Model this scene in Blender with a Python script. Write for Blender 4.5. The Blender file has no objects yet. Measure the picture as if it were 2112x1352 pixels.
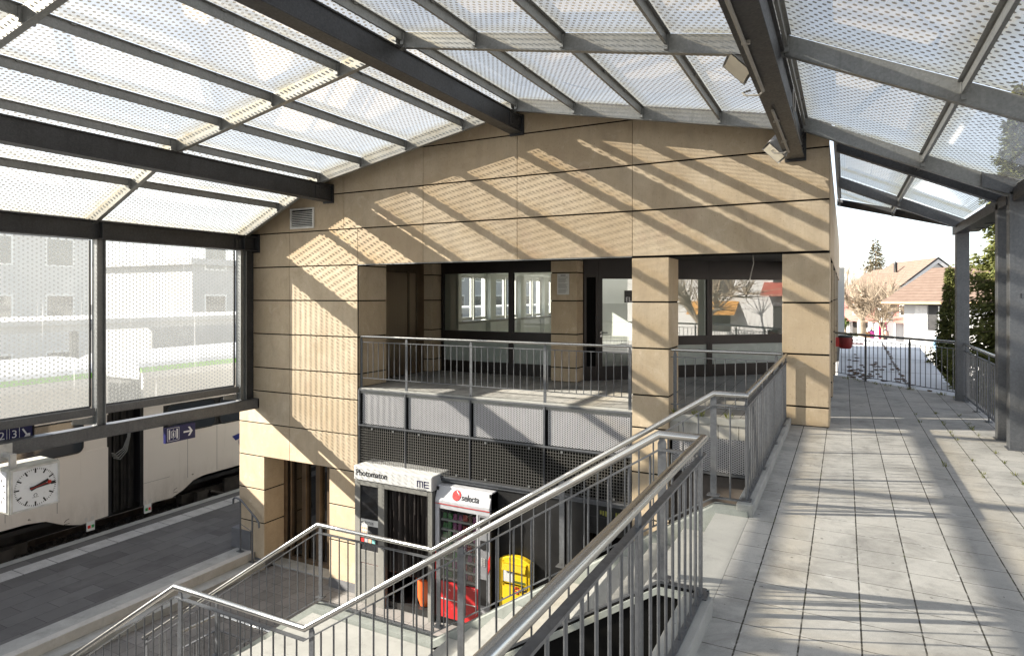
import bpy, math, random
from mathutils import Vector, Matrix
random.seed(11)
SC = bpy.context.scene
COL = SC.collection
V = Vector
rad = math.radians
ORG = {}

# ------------------------------------------------------------------ mesh helper
class MB:
    def __init__(self):
        self.v = []; self.f = []; self.m = []; self.s = []
    def add(self, vs, fs, mat=0, smooth=False):
        b = len(self.v)
        self.v += [tuple(p) for p in vs]
        for f in fs:
            self.f.append(tuple(b + i for i in f)); self.m.append(mat); self.s.append(smooth)
        return self
    def box(self, x0, x1, y0, y1, z0, z1, mat=0):
        return self.obox(V((x0, y0, z0)), V((x1 - x0, 0, 0)), V((0, y1 - y0, 0)), V((0, 0, z1 - z0)), mat)
    def obox(self, o, a, b, c, mat=0):
        o, a, b, c = V(o), V(a), V(b), V(c)
        vs = [o, o + a, o + a + b, o + b, o + c, o + a + c, o + a + b + c, o + b + c]
        fs = [(0, 3, 2, 1), (4, 5, 6, 7), (0, 1, 5, 4), (1, 2, 6, 5), (2, 3, 7, 6), (3, 0, 4, 7)]
        if a.cross(b).dot(c) < 0:
            fs = [tuple(reversed(f)) for f in fs]
        return self.add(vs, fs, mat)
    def prism(self, poly, d, mat=0):
        """poly: list of 3d points (planar), extruded by vector d"""
        poly = [V(p) for p in poly]; d = V(d); n = len(poly)
        nrm = V((0, 0, 0))
        for i in range(n):
            nrm += poly[i].cross(poly[(i + 1) % n])
        if nrm.dot(d) > 0:
            poly = poly[::-1]
        vs = poly + [p + d for p in poly]
        fs = [tuple(range(n)), tuple(range(2 * n - 1, n - 1, -1))]
        for i in range(n):
            j = (i + 1) % n
            fs.append((j, i, n + i, n + j))
        return self.add(vs, fs, mat)
    def quad(self, a, b, c, d, mat=0):
        return self.add([a, b, c, d], [(0, 1, 2, 3)], mat)
    def tube(self, pts, r, n=10, caps=True, mat=0, smooth=True, up=None):
        pts = [V(p) for p in pts]; k = len(pts)
        rr = r if isinstance(r, (list, tuple)) else [r] * k
        d0 = (pts[1] - pts[0]).normalized()
        u = V((0, 0, 1)) if abs(d0.z) < .9 else V((1, 0, 0))
        s = d0.cross(u).normalized(); t = s.cross(d0).normalized()
        rings = [[pts[0] + (s * math.cos(2 * math.pi * i / n) + t * math.sin(2 * math.pi * i / n)) * rr[0] for i in range(n)]]
        for j in range(1, k):
            din = (pts[j] - pts[j - 1]).normalized()
            nn = din if j == k - 1 else (din + (pts[j + 1] - pts[j]).normalized()).normalized()
            ring = []
            for p in rings[-1]:
                tt = (pts[j] - p).dot(nn) / max(din.dot(nn), .2)
                q = p + din * tt
                if rr[j] != rr[j - 1]:
                    q = pts[j] + (q - pts[j]) * (rr[j] / rr[j - 1])
                ring.append(q)
            rings.append(ring)
        vs = [p for rg in rings for p in rg]; fs = []
        for j in range(k - 1):
            for i in range(n):
                i2 = (i + 1) % n
                fs.append((j * n + i, j * n + i2, (j + 1) * n + i2, (j + 1) * n + i))
        self.add(vs, fs, mat, smooth)
        if caps:
            self.add(rings[0], [tuple(range(n - 1, -1, -1))], mat)
            self.add(rings[-1], [tuple(range(n))], mat)
        return self
    def bar(self, pts, w, h, mat=0, horiz=None):
        """flat bar swept along a polyline, w across, h vertical (mitred)"""
        pts = [V(p) for p in pts]; k = len(pts); rings = []
        for j in range(k):
            din = (pts[j] - pts[j - 1]).normalized() if j else (pts[1] - pts[0]).normalized()
            dout = (pts[j + 1] - pts[j]).normalized() if j < k - 1 else din
            a = V((din.x, din.y, 0)); b = V((dout.x, dout.y, 0))
            a = a.normalized() if a.length > 1e-6 else V((1, 0, 0)); b = b.normalized() if b.length > 1e-6 else a
            t = (a + b).normalized(); sd = V((t.y, -t.x, 0)) / max(t.dot(a), .3)
            rings.append([pts[j] + sd * (w / 2) * x + V((0, 0, h / 2 * y)) for x, y in ((-1, -1), (1, -1), (1, 1), (-1, 1))])
        vs = [p for r in rings for p in r]; fs = [(3, 2, 1, 0), tuple((k - 1) * 4 + i for i in range(4))]
        for j in range(k - 1):
            for i in range(4):
                i2 = (i + 1) % 4
                fs.append((j * 4 + i, j * 4 + i2, (j + 1) * 4 + i2, (j + 1) * 4 + i))
        return self.add(vs, fs, mat)
    def disc(self, c, ax, r, n=24, mat=0, d=0.004):
        c = V(c); ax = V(ax).normalized()
        u = V((0, 0, 1)) if abs(ax.z) < .9 else V((1, 0, 0))
        s = ax.cross(u).normalized(); t = s.cross(ax)
        return self.prism([c + (s * math.cos(2 * math.pi * i / n) + t * math.sin(2 * math.pi * i / n)) * r for i in range(n)], ax * d, mat)
    def blob(self, c, rx, ry, rz, n=10, m=7, jit=0, mat=0):
        c = V(c); vs = []; fs = []
        for j in range(m + 1):
            th = math.pi * j / m
            for i in range(n):
                ph = 2 * math.pi * i / n; k = 1 + random.uniform(-jit, jit)
                vs.append(c + V((rx * math.sin(th) * math.cos(ph) * k, ry * math.sin(th) * math.sin(ph) * k, rz * math.cos(th) * k)))
        for j in range(m):
            for i in range(n):
                i2 = (i + 1) % n
                fs.append((j * n + i, (j + 1) * n + i, (j + 1) * n + i2, j * n + i2))
        return self.add(vs, fs, mat, True)
    def build(self, name, mats, parent=None, bevel=0, kind=None, label=None, cat=None, group=None, seg=2):
        if not isinstance(mats, (list, tuple)):
            mats = [mats]
        og = ORG.get(parent.name, V((0, 0, 0))) if parent else V((0, 0, 0))
        me = bpy.data.meshes.new(name)
        me.from_pydata([(x - og.x, y - og.y, z - og.z) for x, y, z in self.v], [], self.f)
        for m in mats:
            me.materials.append(m)
        me.polygons.foreach_set('material_index', self.m)
        me.polygons.foreach_set('use_smooth', self.s)
        me.update()
        if any(self.s):
            me.set_sharp_from_angle(angle=rad(40))
        o = bpy.data.objects.new(name, me); COL.objects.link(o)
        if parent:
            o.parent = parent; ORG[o.name] = og
        if bevel:
            bm = o.modifiers.new('Bevel', 'BEVEL'); bm.width = bevel; bm.segments = seg; bm.limit_method = 'ANGLE'
        if kind: o['kind'] = kind
        if label: o['label'] = label
        if cat: o['category'] = cat
        if group: o['group'] = group
        return o

def thing(name, label, cat, loc=(0, 0, 0), group=None):
    o = bpy.data.objects.new(name, None); COL.objects.link(o)
    o.location = loc; o.empty_display_size = .2
    o['label'] = label; o['category'] = cat
    if group: o['group'] = group
    ORG[o.name] = V(loc)
    return o

def copypart(src, parent, off=(0, 0, 0), name=None):
    c = src.copy(); COL.objects.link(c); c.parent = parent
    c.location = V(src.location) + V(off)
    ORG[c.name] = ORG.get(parent.name, V((0, 0, 0)))
    return c

def copy_thing(root, loc, label, group=None):
    r = root.copy(); COL.objects.link(r); r.location = loc; r['label'] = label
    if group: r['group'] = group
    for ch in list(root.children):
        c = ch.copy(); COL.objects.link(c); c.parent = r
        for g in ch.children:
            d = g.copy(); COL.objects.link(d); d.parent = c
    return r

def text(name, body, size, loc, rot, mat, parent, align='LEFT', sx=1.0, ext=0.002, shear=0, spacing=1.0, off=0):
    cu = bpy.data.curves.new(name, 'FONT'); cu.body = body; cu.size = size; cu.extrude = ext
    cu.align_x = align; cu.align_y = 'CENTER'; cu.space_character = spacing; cu.offset = off
    cu.resolution_u = 3
    t = bpy.data.objects.new(name + '_tmp', cu); COL.objects.link(t)
    bpy.context.view_layer.update()
    me = bpy.data.meshes.new_from_object(t.evaluated_get(bpy.context.evaluated_depsgraph_get()))
    bpy.data.objects.remove(t)
    me.name = name
    o = bpy.data.objects.new(name, me); COL.objects.link(o)
    me.materials.clear(); me.materials.append(mat)
    og = ORG.get(parent.name, V((0, 0, 0)))
    o.parent = parent; o.location = V(loc) - og; o.rotation_euler = rot; o.scale = (sx, 1, 1)
    return o
FRONT = (rad(90), 0, 0)          # reads along +X, faces -Y
SIDE = (rad(90), 0, rad(90))     # reads along +Y, faces +X

# ------------------------------------------------------------------ material helper
class NT:
    def __init__(self, name):
        self.m = bpy.data.materials.new(name); self.m.use_nodes = True
        self.t = self.m.node_tree; self.t.nodes.clear()
        self.out = self.t.nodes.new('ShaderNodeOutputMaterial')
    def n(self, typ, **kw):
        nd = self.t.nodes.new('ShaderNode' + typ)
        for k, v in kw.items():
            setattr(nd, k, v)
        return nd
    def l(self, a, b):
        self.t.links.new(a, b)
    def put(self, sock, val):
        if isinstance(val, bpy.types.NodeSocket):
            self.l(val, sock)
        else:
            if isinstance(val, (tuple, list)) and len(val) == 3 and sock.type == 'RGBA':
                val = (*val, 1)
            sock.default_value = val
    def math(self, op, a, b=0.0, c=0.0):
        nd = self.n('Math', operation=op)
        for i, x in enumerate((a, b, c)):
            if i < len(nd.inputs):
                self.put(nd.inputs[i], x)
        return nd.outputs[0]
    def pos(self):
        if not hasattr(self, '_p'):
            g = self.n('NewGeometry'); self._g = g
            s = self.n('SeparateXYZ'); self.l(g.outputs['Position'], s.inputs[0])
            self._p = g.outputs['Position']; self._xyz = s.outputs
        return self._p
    def xyz(self, i):
        self.pos(); return self._xyz[i]
    def island(self):
        self.pos(); return self._g.outputs['Random Per Island']
    def mapv(self, scale):
        mp = self.n('Mapping'); self.l(self.pos(), mp.inputs[0]); mp.inputs['Scale'].default_value = scale
        return mp.outputs[0]
    def noise(self, scale, detail=4, rough=.55, vec=None, dist=0.0):
        nd = self.n('TexNoise'); self.l(vec if vec is not None else self.pos(), nd.inputs['Vector'])
        nd.inputs['Scale'].default_value = scale; nd.inputs['Detail'].default_value = detail
        nd.inputs['Roughness'].default_value = rough; nd.inputs['Distortion'].default_value = dist
        return nd.outputs[0]
    def ramp(self, fac, stops):
        nd = self.n('ValToRGB'); self.put(nd.inputs[0], fac); e = nd.color_ramp.elements
        while len(e) < len(stops): e.new(.5)
        for x, (p, c) in zip(e, stops):
            x.position = p; x.color = (c, c, c, 1) if not isinstance(c, tuple) else (*c, 1)
        return nd.outputs[0]
    def mix(self, fac, a, b, blend='MIX'):
        nd = self.n('Mix', data_type='RGBA', blend_type=blend)
        self.put(nd.inputs[0], fac); self.put(nd.inputs[6], a); self.put(nd.inputs[7], b)
        return nd.outputs[2]
    def bump(self, h, strength=.3, dist=.01):
        nd = self.n('Bump'); self.put(nd.inputs['Height'], h); nd.inputs['Strength'].default_value = strength
        nd.inputs['Distance'].default_value = dist
        return nd.outputs[0]
    def bsdf(self, color, rough=.5, metal=0, spec=.5, normal=None, **kw):
        nd = self.n('BsdfPrincipled')
        self.put(nd.inputs['Base Color'], color); self.put(nd.inputs['Roughness'], rough)
        self.put(nd.inputs['Metallic'], metal); self.put(nd.inputs['Specular IOR Level'], spec)
        if normal is not None: self.l(normal, nd.inputs['Normal'])
        for k, v in kw.items(): self.put(nd.inputs[k], v)
        return nd.outputs[0]
    def mixs(self, fac, a, b):
        nd = self.n('MixShader'); self.put(nd.inputs[0], fac); self.l(a, nd.inputs[1]); self.l(b, nd.inputs[2])
        return nd.outputs[0]
    def done(self, sh):
        self.l(sh, self.out.inputs[0]); return self.m

def simple(name, c, rough=.5, metal=0, var=.15, scale=6, bump=0, spec=.5, detail=5):
    t = NT(name)
    f = t.noise(scale, detail)
    k = t.ramp(f, [(.3, 1 - var), (.7, 1 + var)])
    col = t.mix(1.0, c, k, 'MULTIPLY')
    nr = t.bump(t.noise(scale * 12, 3), bump, .005) if bump else None
    rg = t.math('ADD', rough, t.math('MULTIPLY', t.math('SUBTRACT', t.noise(scale * 2, 4), .5), .25))
    return t.done(t.bsdf(col, rg, metal, spec, nr))

def fract_grid(t, a, period, off=0.0):
    return t.math('FRACT', t.math('DIVIDE', t.math('ADD', a, off + 1000 * period), period))
def edge(t, fr, period, w):
    """1 on joint lines of width w (centred on the fract seam)"""
    d = t.math('MINIMUM', fr, t.math('SUBTRACT', 1.0, fr))
    return t.math('LESS_THAN', t.math('MULTIPLY', d, period), w / 2)
def hexdots(t, u, v, pu, pv, r):
    def cell(ou, ov):
        a = t.math('MULTIPLY', t.math('SUBTRACT', fract_grid(t, u, 2 * pu, ou), .5), 2 * pu)
        b = t.math('MULTIPLY', t.math('SUBTRACT', fract_grid(t, v, pv, ov), .5), pv)
        return t.math('ADD', t.math('MULTIPLY', a, a), t.math('MULTIPLY', b, b))
    d = t.math('MINIMUM', cell(0, 0), cell(pu, pv / 2))
    return t.math('LESS_THAN', d, r * r)
# ------------------------------------------------------------------ materials
def mk_stone():
    t = NT('sandstone')
    isl = t.island()
    big = t.noise(1.3, 5, .6, dist=.8)
    c = t.mix(t.ramp(big, [(.3, 0.), (.72, 1.)]), (.485, .39, .27), (.63, .535, .405))
    c = t.mix(t.math('MULTIPLY', isl, .7), c, (.45, .345, .225))
    pink = t.ramp(t.noise(.9, 3, .5, vec=t.mapv((1, 1, 1.6)), dist=1.2), [(.58, 0.), (.72, .35)])
    c = t.mix(pink, c, (.47, .34, .26))
    blot = t.noise(3.4, 6, .72, dist=.9)
    c = t.mix(t.ramp(blot, [(.30, .55), (.46, 0.)]), c, (.40, .31, .21))
    c = t.mix(t.ramp(blot, [(.56, 0.), (.72, .5)]), c, (.68, .59, .46))
    # fine vertical tooling
    fine = t.noise(1, 3, .6, vec=t.mapv((70, 70, 2.5)))
    c = t.mix(t.ramp(fine, [(.35, .07), (.6, 0.)]), c, (.27, .20, .13), 'MIX')
    pits = t.noise(38, 4, .65)
    c = t.mix(t.ramp(pits, [(.30, .55), (.40, 0.)]), c, (.20, .15, .10))
    wh = t.ramp(t.noise(7, 6, .75, dist=1.5), [(.66, 0.), (.74, .35)])
    c = t.mix(wh, c, (.72, .64, .52))
    dirt = t.ramp(t.noise(1, 5, .65, vec=t.mapv((4.5, 4.5, 1.5)), dist=.6), [(.48, 0.), (.78, .5)])
    c = t.mix(dirt, c, (.33, .265, .195))
    c = t.mix(t.ramp(t.noise(.45, 5, .7, dist=1.5), [(.45, 0.), (.75, .35)]), c, (.37, .285, .20))
    nr = t.bump(t.math('ADD', fine, t.noise(120, 2)), .22, .004)
    return t.done(t.bsdf(c, .82, 0, .25, nr))
STONE = mk_stone()

def mk_galv(name, base, dark, metal=.55, rough=.48, bump=.08):
    t = NT(name)
    vo = t.n('TexVoronoi'); t.l(t.pos(), vo.inputs['Vector']); vo.inputs['Scale'].default_value = 55
    sp = t.n('SeparateColor'); t.l(vo.outputs['Color'], sp.inputs[0])
    k = t.math('ADD', t.math('MULTIPLY', sp.outputs[0], .28), t.math('ADD', .12, t.math('MULTIPLY', t.noise(2.5, 6, .6), .75)))
    c = t.mix(t.ramp(k, [(.35, 0.), (.95, 1.)]), dark, base)
    spk = t.ramp(t.noise(38, 3, .7), [(.66, 0.), (.76, .3)])
    c = t.mix(spk, c, tuple(min(1, x * 1.7) for x in base))
    streak = t.ramp(t.noise(1, 4, .7, vec=t.mapv((14, 14, 1.2))), [(.55, 0.), (.8, .45)])
    c = t.mix(streak, c, tuple(x * .55 for x in dark))
    rg = t.math('ADD', rough - .1, t.math('MULTIPLY', sp.outputs[1], .12))
    nr = t.bump(t.noise(60, 3), bump * .6, .004)
    return t.done(t.bsdf(c, rg, metal, .5, nr))
GALV = mk_galv('galvanised_steel', (.31, .315, .31), (.20, .205, .205))
GALVD = mk_galv('shaded_weathered_steel', (.078, .080, .086), (.038, .039, .042), .5, .5)  # darker copy of the galvanised steel; shade on the purlins put into the colour
GALVM = mk_galv('galvanised_grey_steel', (.165, .17, .18), (.10, .104, .112), .5, .5)

def mk_stainless():
    t = NT('brushed_stainless')
    c = t.mix(t.noise(2, 2), (.455, .45, .435), (.495, .49, .475))
    sm = t.ramp(t.noise(22, 6, .7), [(.74, 0.), (.80, .08)])
    c = t.mix(sm, c, (.25, .25, .25))
    rg = t.math('ADD', .235, t.math('MULTIPLY', t.noise(9, 2, .5), .03))
    return t.done(t.bsdf(c, rg, 1.0, .5))
STAIN = mk_stainless()

def mk_tiles():
    t = NT('concrete_paving_tiles')
    px, py = .2892, .2945
    x, y = t.xyz(0), t.xyz(1)
    wob = t.math('MULTIPLY', t.math('SUBTRACT', t.noise(11, 3), .5), .004)
    fx = fract_grid(t, t.math('ADD', x, wob), px, .4989); fy = fract_grid(t, t.math('ADD', y, wob), py, -4.890)
    cb = t.n('CombineXYZ')
    t.put(cb.inputs[0], t.math('FLOOR', t.math('DIVIDE', t.math('ADD', x, .4989 + 1000 * px), px)))
    t.put(cb.inputs[1], t.math('FLOOR', t.math('DIVIDE', t.math('ADD', y, -4.890 + 1000 * py), py)))
    wn = t.n('TexWhiteNoise'); t.l(cb.outputs[0], wn.inputs['Vector'])
    c = t.mix(wn.outputs[0], (.385, .375, .35), (.485, .47, .435))
    big = t.noise(.8, 6, .62, dist=.6)
    c = t.mix(t.ramp(big, [(.36, 0.), (.66, .75)]), c, (.58, .555, .505))
    dk = t.ramp(t.noise(1.5, 7, .72, dist=.6), [(.47, 0.), (.70, .72)])
    c = t.mix(dk, c, (.20, .193, .18))
    c = t.mix(t.ramp(t.noise(9, 6, .75), [(.5, 0.), (.75, .4)]), c, (.22, .21, .195))
    grain = t.ramp(t.noise(170, 3, .7), [(.3, .45), (.48, 0.)])
    c = t.mix(grain, c, (.15, .145, .13))
    pit = t.ramp(t.noise(70, 2, .5), [(.22, .7), (.28, 0.)])
    c = t.mix(pit, c, (.12, .115, .1))
    gum = t.ramp(t.noise(23, 1, .3), [(.225, .6), (.24, 0.)])
    c = t.mix(gum, c, (.10, .095, .085))
    # lime bloom along some joints
    nearj = t.math('MAXIMUM', t.math('SUBTRACT', 1.0, t.math('MULTIPLY', t.math('MINIMUM', fy, t.math('SUBTRACT', 1.0, fy)), 7.0)),
                   t.math('SUBTRACT', 1.0, t.math('MULTIPLY', t.math('MINIMUM', fx, t.math('SUBTRACT', 1.0, fx)), 9.0)))
    bl = t.math('MULTIPLY', t.math('MAXIMUM', nearj, 0.0), t.ramp(t.noise(5, 6, .75, dist=1), [(.54, 0.), (.68, .9)]))
    c = t.mix(bl, c, (.66, .65, .62))
    jx = edge(t, fx, px, .009); jy = t.math('MULTIPLY', edge(t, fy, py, .0065), .85)
    patchy = t.ramp(t.noise(16, 3, .6), [(.38, .55), (.5, 1.)])
    jm = t.math('MULTIPLY', t.math('MAXIMUM', jx, jy), patchy)
    c = t.mix(jm, c, (.05, .045, .036))
    moss = t.math('MULTIPLY', jm, t.ramp(t.noise(2.2, 3), [(.58, 0.), (.68, .8)]))
    c = t.mix(moss, c, (.09, .105, .03))
    h = t.math('SUBTRACT', t.math('MULTIPLY', t.noise(150, 3, .7), .35), jm)
    return t.done(t.bsdf(c, .88, 0, .25, t.bump(h, .35, .004)))
TILE = mk_tiles()

def mk_concrete(name, a, b, scale=3, stain=.4):
    t = NT(name)
    c = t.mix(t.ramp(t.noise(scale, 6, .65, dist=.5), [(.3, 0.), (.7, 1.)]), a, b)
    g = t.ramp(t.noise(150, 3, .7), [(.3, .35), (.48, 0.)])
    c = t.mix(g, c, tuple(x * .5 for x in a))
    s = t.ramp(t.noise(1, 5, .7, vec=t.mapv((5, 5, 1.4))), [(.55, 0.), (.8, stain)])
    c = t.mix(s, c, tuple(x * .35 for x in a))
    p = t.ramp(t.noise(48, 2, .5), [(.2, .8), (.26, 0.)])
    c = t.mix(p, c, (.06, .055, .05))
    return t.done(t.bsdf(c, .87, 0, .25, t.bump(t.noise(90, 4, .7), .3, .004)))
CONC = mk_concrete('grey_concrete', (.30, .30, .28), (.40, .395, .37))
CONCL = mk_concrete('pale_stair_concrete', (.34, .335, .31), (.43, .42, .39), 2.2, .45)
CONCG = mk_concrete('greenish_stringer_concrete', (.23, .245, .225), (.32, .335, .31), 2.5, .4)
CONCW = mk_concrete('limewashed_concrete', (.42, .40, .36), (.52, .50, .465), 4, .6)

def mk_slabs(name, lo, hi, px, py, jw, jc, bond=True, stain=(.07, .068, .066)):
    t = NT(name); x, y = t.xyz(0), t.xyz(1)
    row = t.math('FLOOR', t.math('DIVIDE', t.math('ADD', x, 1000 * px), px))
    yo = t.math('ADD', y, t.math('MULTIPLY', t.math('MODULO', row, 2.0), py * .5 if bond else 0.0))
    fx = fract_grid(t, x, px); fy = fract_grid(t, yo, py)
    cb = t.n('CombineXYZ'); t.put(cb.inputs[0], row); t.put(cb.inputs[1], t.math('FLOOR', t.math('DIVIDE', t.math('ADD', yo, 1000 * py), py)))
    wn = t.n('TexWhiteNoise'); t.l(cb.outputs[0], wn.inputs['Vector'])
    c = t.mix(wn.outputs[0], lo, hi)
    c = t.mix(t.ramp(t.noise(.9, 6, .65, dist=.7), [(.4, 0.), (.75, .6)]), c, tuple(h * 1.3 for h in hi))
    c = t.mix(t.ramp(t.noise(2.3, 6, .7), [(.55, 0.), (.78, .6)]), c, stain)
    wl = t.ramp(t.noise(1, 6, .75, vec=t.mapv((5.5, .9, 1))), [(.68, 0.), (.78, .5)])
    c = t.mix(wl, c, tuple(min(.6, h * 2.2) for h in hi))
    j = t.math('MAXIMUM', edge(t, fx, px, jw), edge(t, fy, py, jw))
    c = t.mix(t.math('MULTIPLY', j, .8), c, jc)
    return t.done(t.bsdf(c, .85, 0, .3, t.bump(t.math('SUBTRACT', t.math('MULTIPLY', t.noise(130, 3), .3), j), .3, .004)))
PLATP = mk_slabs('dark_platform_slabs', (.084, .080, .078), (.135, .130, .126), .40, .80, .009, (.03, .03, .03))
FLOORP = mk_slabs('lower_floor_paving', (.135, .128, .120), (.20, .19, .18), .30, .30, .008, (.04, .04, .04), False)
PLAZA = mk_slabs('pale_plaza', (.30, .295, .285), (.36, .355, .345), 1.2, 1.2, .02, (.3, .3, .3), True, (.35, .34, .33))

def mk_tactile():
    t = NT('white_tactile_paving'); x, y = t.xyz(0), t.xyz(1)
    gr = edge(t, fract_grid(t, x, .055), .055, .016)
    jt = edge(t, fract_grid(t, y, .62), .62, .02)
    c = t.mix(t.ramp(t.noise(3, 6, .7), [(.35, 0.), (.7, 1.)]), (.43, .42, .40), (.60, .59, .57))
    c = t.mix(t.math('MULTIPLY', gr, .6), c, (.16, .155, .15)); c = t.mix(t.math('MULTIPLY', jt, .8), c, (.1, .1, .1))
    return t.done(t.bsdf(c, .8, 0, .3, t.bump(gr, -.6, .006)))
TACT = mk_tactile()

def mk_frit(name, plane, clear_mix=.62):
    """glass with a printed grid of dots and a dusty, light-scattering surface"""
    t = NT(name); y = t.xyz(1)
    v = t.xyz(2) if plane == 'side' else t.math('MULTIPLY', t.xyz(0), 1.05)
    d = hexdots(t, y, v, .0625, .072, .0172)
    haze = t.ramp(t.noise(1.6, 6, .7, dist=.6), [(.3, .0), (.8, .18)])
    sp = t.ramp(t.noise(13, 2, .5), [(.235, 1.), (.25, 0.)])
    tr = t.n('BsdfTransparent'); t.put(tr.inputs[0], (.97, .985, .98))
    tl = t.n('BsdfTranslucent'); t.put(tl.inputs[0], (.86, .86, .84) if plane == 'roof' else (.30, .31, .31))
    df = t.n('BsdfDiffuse'); t.put(df.inputs[0], (.62, .62, .60))
    if plane == 'roof':
        x = t.xyz(0); dm = None
        for bx in (-11.56, -10.27, -9.14, -8.11, -7.05, -5.85, -4.80, -3.78, -2.69, -1.57, -.47, .86):
            q = t.math('ABSOLUTE', t.math('SUBTRACT', x, bx)); dm = q if dm is None else t.math('MINIMUM', dm, q)
        fy = fract_grid(t, y, 3.05, -.26); ey = t.math('MULTIPLY', t.math('MINIMUM', fy, t.math('SUBTRACT', 1.0, fy)), 3.05)
        dm = t.math('MINIMUM', dm, ey)
        gr = t.math('MULTIPLY', t.ramp(dm, [(.02, 1.), (.24, 0.)]), t.ramp(t.noise(7, 5, .7), [(.3, .25), (.65, 1.)]))
        t.put(tr.inputs[0], t.mix(gr, (.97, .985, .98), (.78, .68, .48)))
        t.put(tl.inputs[0], t.mix(gr, (.86, .86, .84), (.66, .55, .36)))
    sc = t.mixs(.28, tl.outputs[0], df.outputs[0])
    base = t.mixs(t.math('ADD', 1.0 - clear_mix, t.math('MULTIPLY', haze, .5)), tr.outputs[0], sc)
    dtl = t.n('BsdfTranslucent'); t.put(dtl.inputs[0], (.27, .25, .22) if plane == 'roof' else (.17, .175, .17))
    ddf = t.n('BsdfDiffuse'); t.put(ddf.inputs[0], (.28, .29, .29))
    dots = t.mixs(.5, dtl.outputs[0], ddf.outputs[0])
    sh = t.mixs(d, base, dots)
    dk = t.n('BsdfDiffuse'); t.put(dk.inputs[0], (.13, .14, .12))
    if plane == 'roof':
        sh = t.mixs(t.math('MULTIPLY', sp, .7), sh, dk.outputs[0])
    else:
        cr = t.ramp(t.noise(1, 2, .4, vec=t.mapv((1, 26, .5))), [(.73, 0.), (.75, .10)])
        wl = t.n('BsdfTranslucent'); t.put(wl.inputs[0], (.95, .95, .95))
        sh = t.mixs(cr, sh, wl.outputs[0])
    gl = t.n('BsdfGlossy'); t.put(gl.inputs['Roughness'], .05)
    fr = t.n('Fresnel'); fr.inputs[0].default_value = 1.4
    sh = t.mixs(t.math('MULTIPLY', fr.outputs[0], .5), sh, gl.outputs[0])
    return t.done(sh)
FROOF = mk_frit('dotted_roof_glass', 'roof', .82)
FSIDE = mk_frit('dotted_screen_glass', 'side', .72)

def mk_window(name, tint=(.93, .96, .94), refl=.9):
    t = NT(name)
    tr = t.n('BsdfTransparent'); t.put(tr.inputs[0], tint)
    gl = t.n('BsdfGlossy'); t.put(gl.inputs['Roughness'], .01)
    fr = t.n('Fresnel'); fr.inputs[0].default_value = 1.52
    k = t.math('MULTIPLY', t.math('ADD', fr.outputs[0], .06), refl)
    return t.done(t.mixs(k, tr.outputs[0], gl.outputs[0]))
GLASS = mk_window('window_glass')
GLASSR = mk_window('reflective_window_glass', (.75, .79, .77), 2.4)
GLASSD = mk_window('dark_glass', (.10, .11, .12), 1.4)

def mk_perf(name, base, pitch, r, metal=.35, rough=.5):
    t = NT(name)
    d = hexdots(t, t.xyz(0), t.xyz(2), pitch * .87, pitch, r)
    c = t.mix(t.noise(3, 5), tuple(b * .88 for b in base), tuple(b * 1.08 for b in base))
    b = t.bsdf(c, rough, metal, .5)
    tr = t.n('BsdfTransparent')
    return t.done(t.mixs(d, b, tr.outputs[0]))
PERF = mk_perf('perforated_metal', (.42, .415, .425), .034, .0095)

def mk_grille():
    t = NT('mesh_grille'); p = .05
    a = edge(t, fract_grid(t, t.xyz(0), p), p, .0075); b = edge(t, fract_grid(t, t.xyz(2), p), p, .007)
    m = t.math('MAXIMUM', a, b)
    bs = t.bsdf((.13, .125, .115), .5, .3, .5); tr = t.n('BsdfTransparent')
    return t.done(t.mixs(m, tr.outputs[0], bs))
GRILLE = mk_grille()

BLACKM = simple('black_painted_metal', (.012, .0115, .0115), .42, .0, .3, 3)
CHAR = simple('charcoal_cabinet_paint', (.018, .0175, .0175), .42, .1, .25, 2.5, .05)
DARKF = simple('dark_bronze_frame', (.018, .014, .013), .4, .3, .2, 3)
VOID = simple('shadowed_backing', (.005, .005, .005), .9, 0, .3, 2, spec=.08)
SOFFIT = simple('soffit_panel', (.08, .075, .065), .6, .1, .2, 3)
WHITEP = simple('white_wall_paint', (.82, .83, .79), .7, 0, .05, 1.5)
ROOMG = simple('grey_green_wall_paint', (.40, .42, .37), .7, 0, .05, 1.5)
WFRAME = simple('white_window_frame', (.78, .78, .75), .4, 0, .04, 3)
FROST = simple('frosted_lower_glass', (.36, .40, .365), .25, 0, .06, 2)
ROOMFL = simple('office_floor', (.42, .41, .38), .5, 0, .1, 2)
def mk_bronze():
    t = NT('bronze_lift_door')
    f = t.noise(1, 3, .5, vec=t.mapv((60, 60, .6)))
    c = t.mix(f, (.34, .25, .17), (.46, .35, .25))
    return t.done(t.bsdf(c, t.math('ADD', .26, t.math('MULTIPLY', f, .10)), .9, .5))
BRONZE = mk_bronze()
BRZF = simple('bronze_door_frame', (.17, .125, .085), .35, .7, .2, 3)
GREYP = simple('grey_booth_paint', (.19, .186, .17), .5, .05, .08, 5)
SIGNW = simple('white_sign_acrylic', (.60, .595, .58), .35, 0, .04, 2)
VENDW = simple('pale_grey_machine_paint', (.48, .48, .50), .4, 0, .06, 3)
INK = simple('black_lettering', (.012, .012, .014), .5, 0, .1, 8)
NAVY = simple('navy_lettering', (.018, .016, .06), .5, 0, .1, 8)
REDP = simple('red_enamel', (.62, .03, .028), .4, 0, .12, 6)
ORANGE = simple('orange_stool_plastic', (.62, .11, .022), .35, 0, .12, 4)
YELLOW = simple('yellow_enamel', (.83, .56, .02), .35, 0, .08, 4)
YELLOWD = simple('yellow_flap_paint', (.66, .42, .01), .35, 0, .08, 4)
BLUES = simple('navy_blue_sign', (.012, .014, .085), .35, 0, .15, 6)
WHITES = simple('white_pictogram', (.80, .80, .82), .4, 0, .03, 5)
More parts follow.
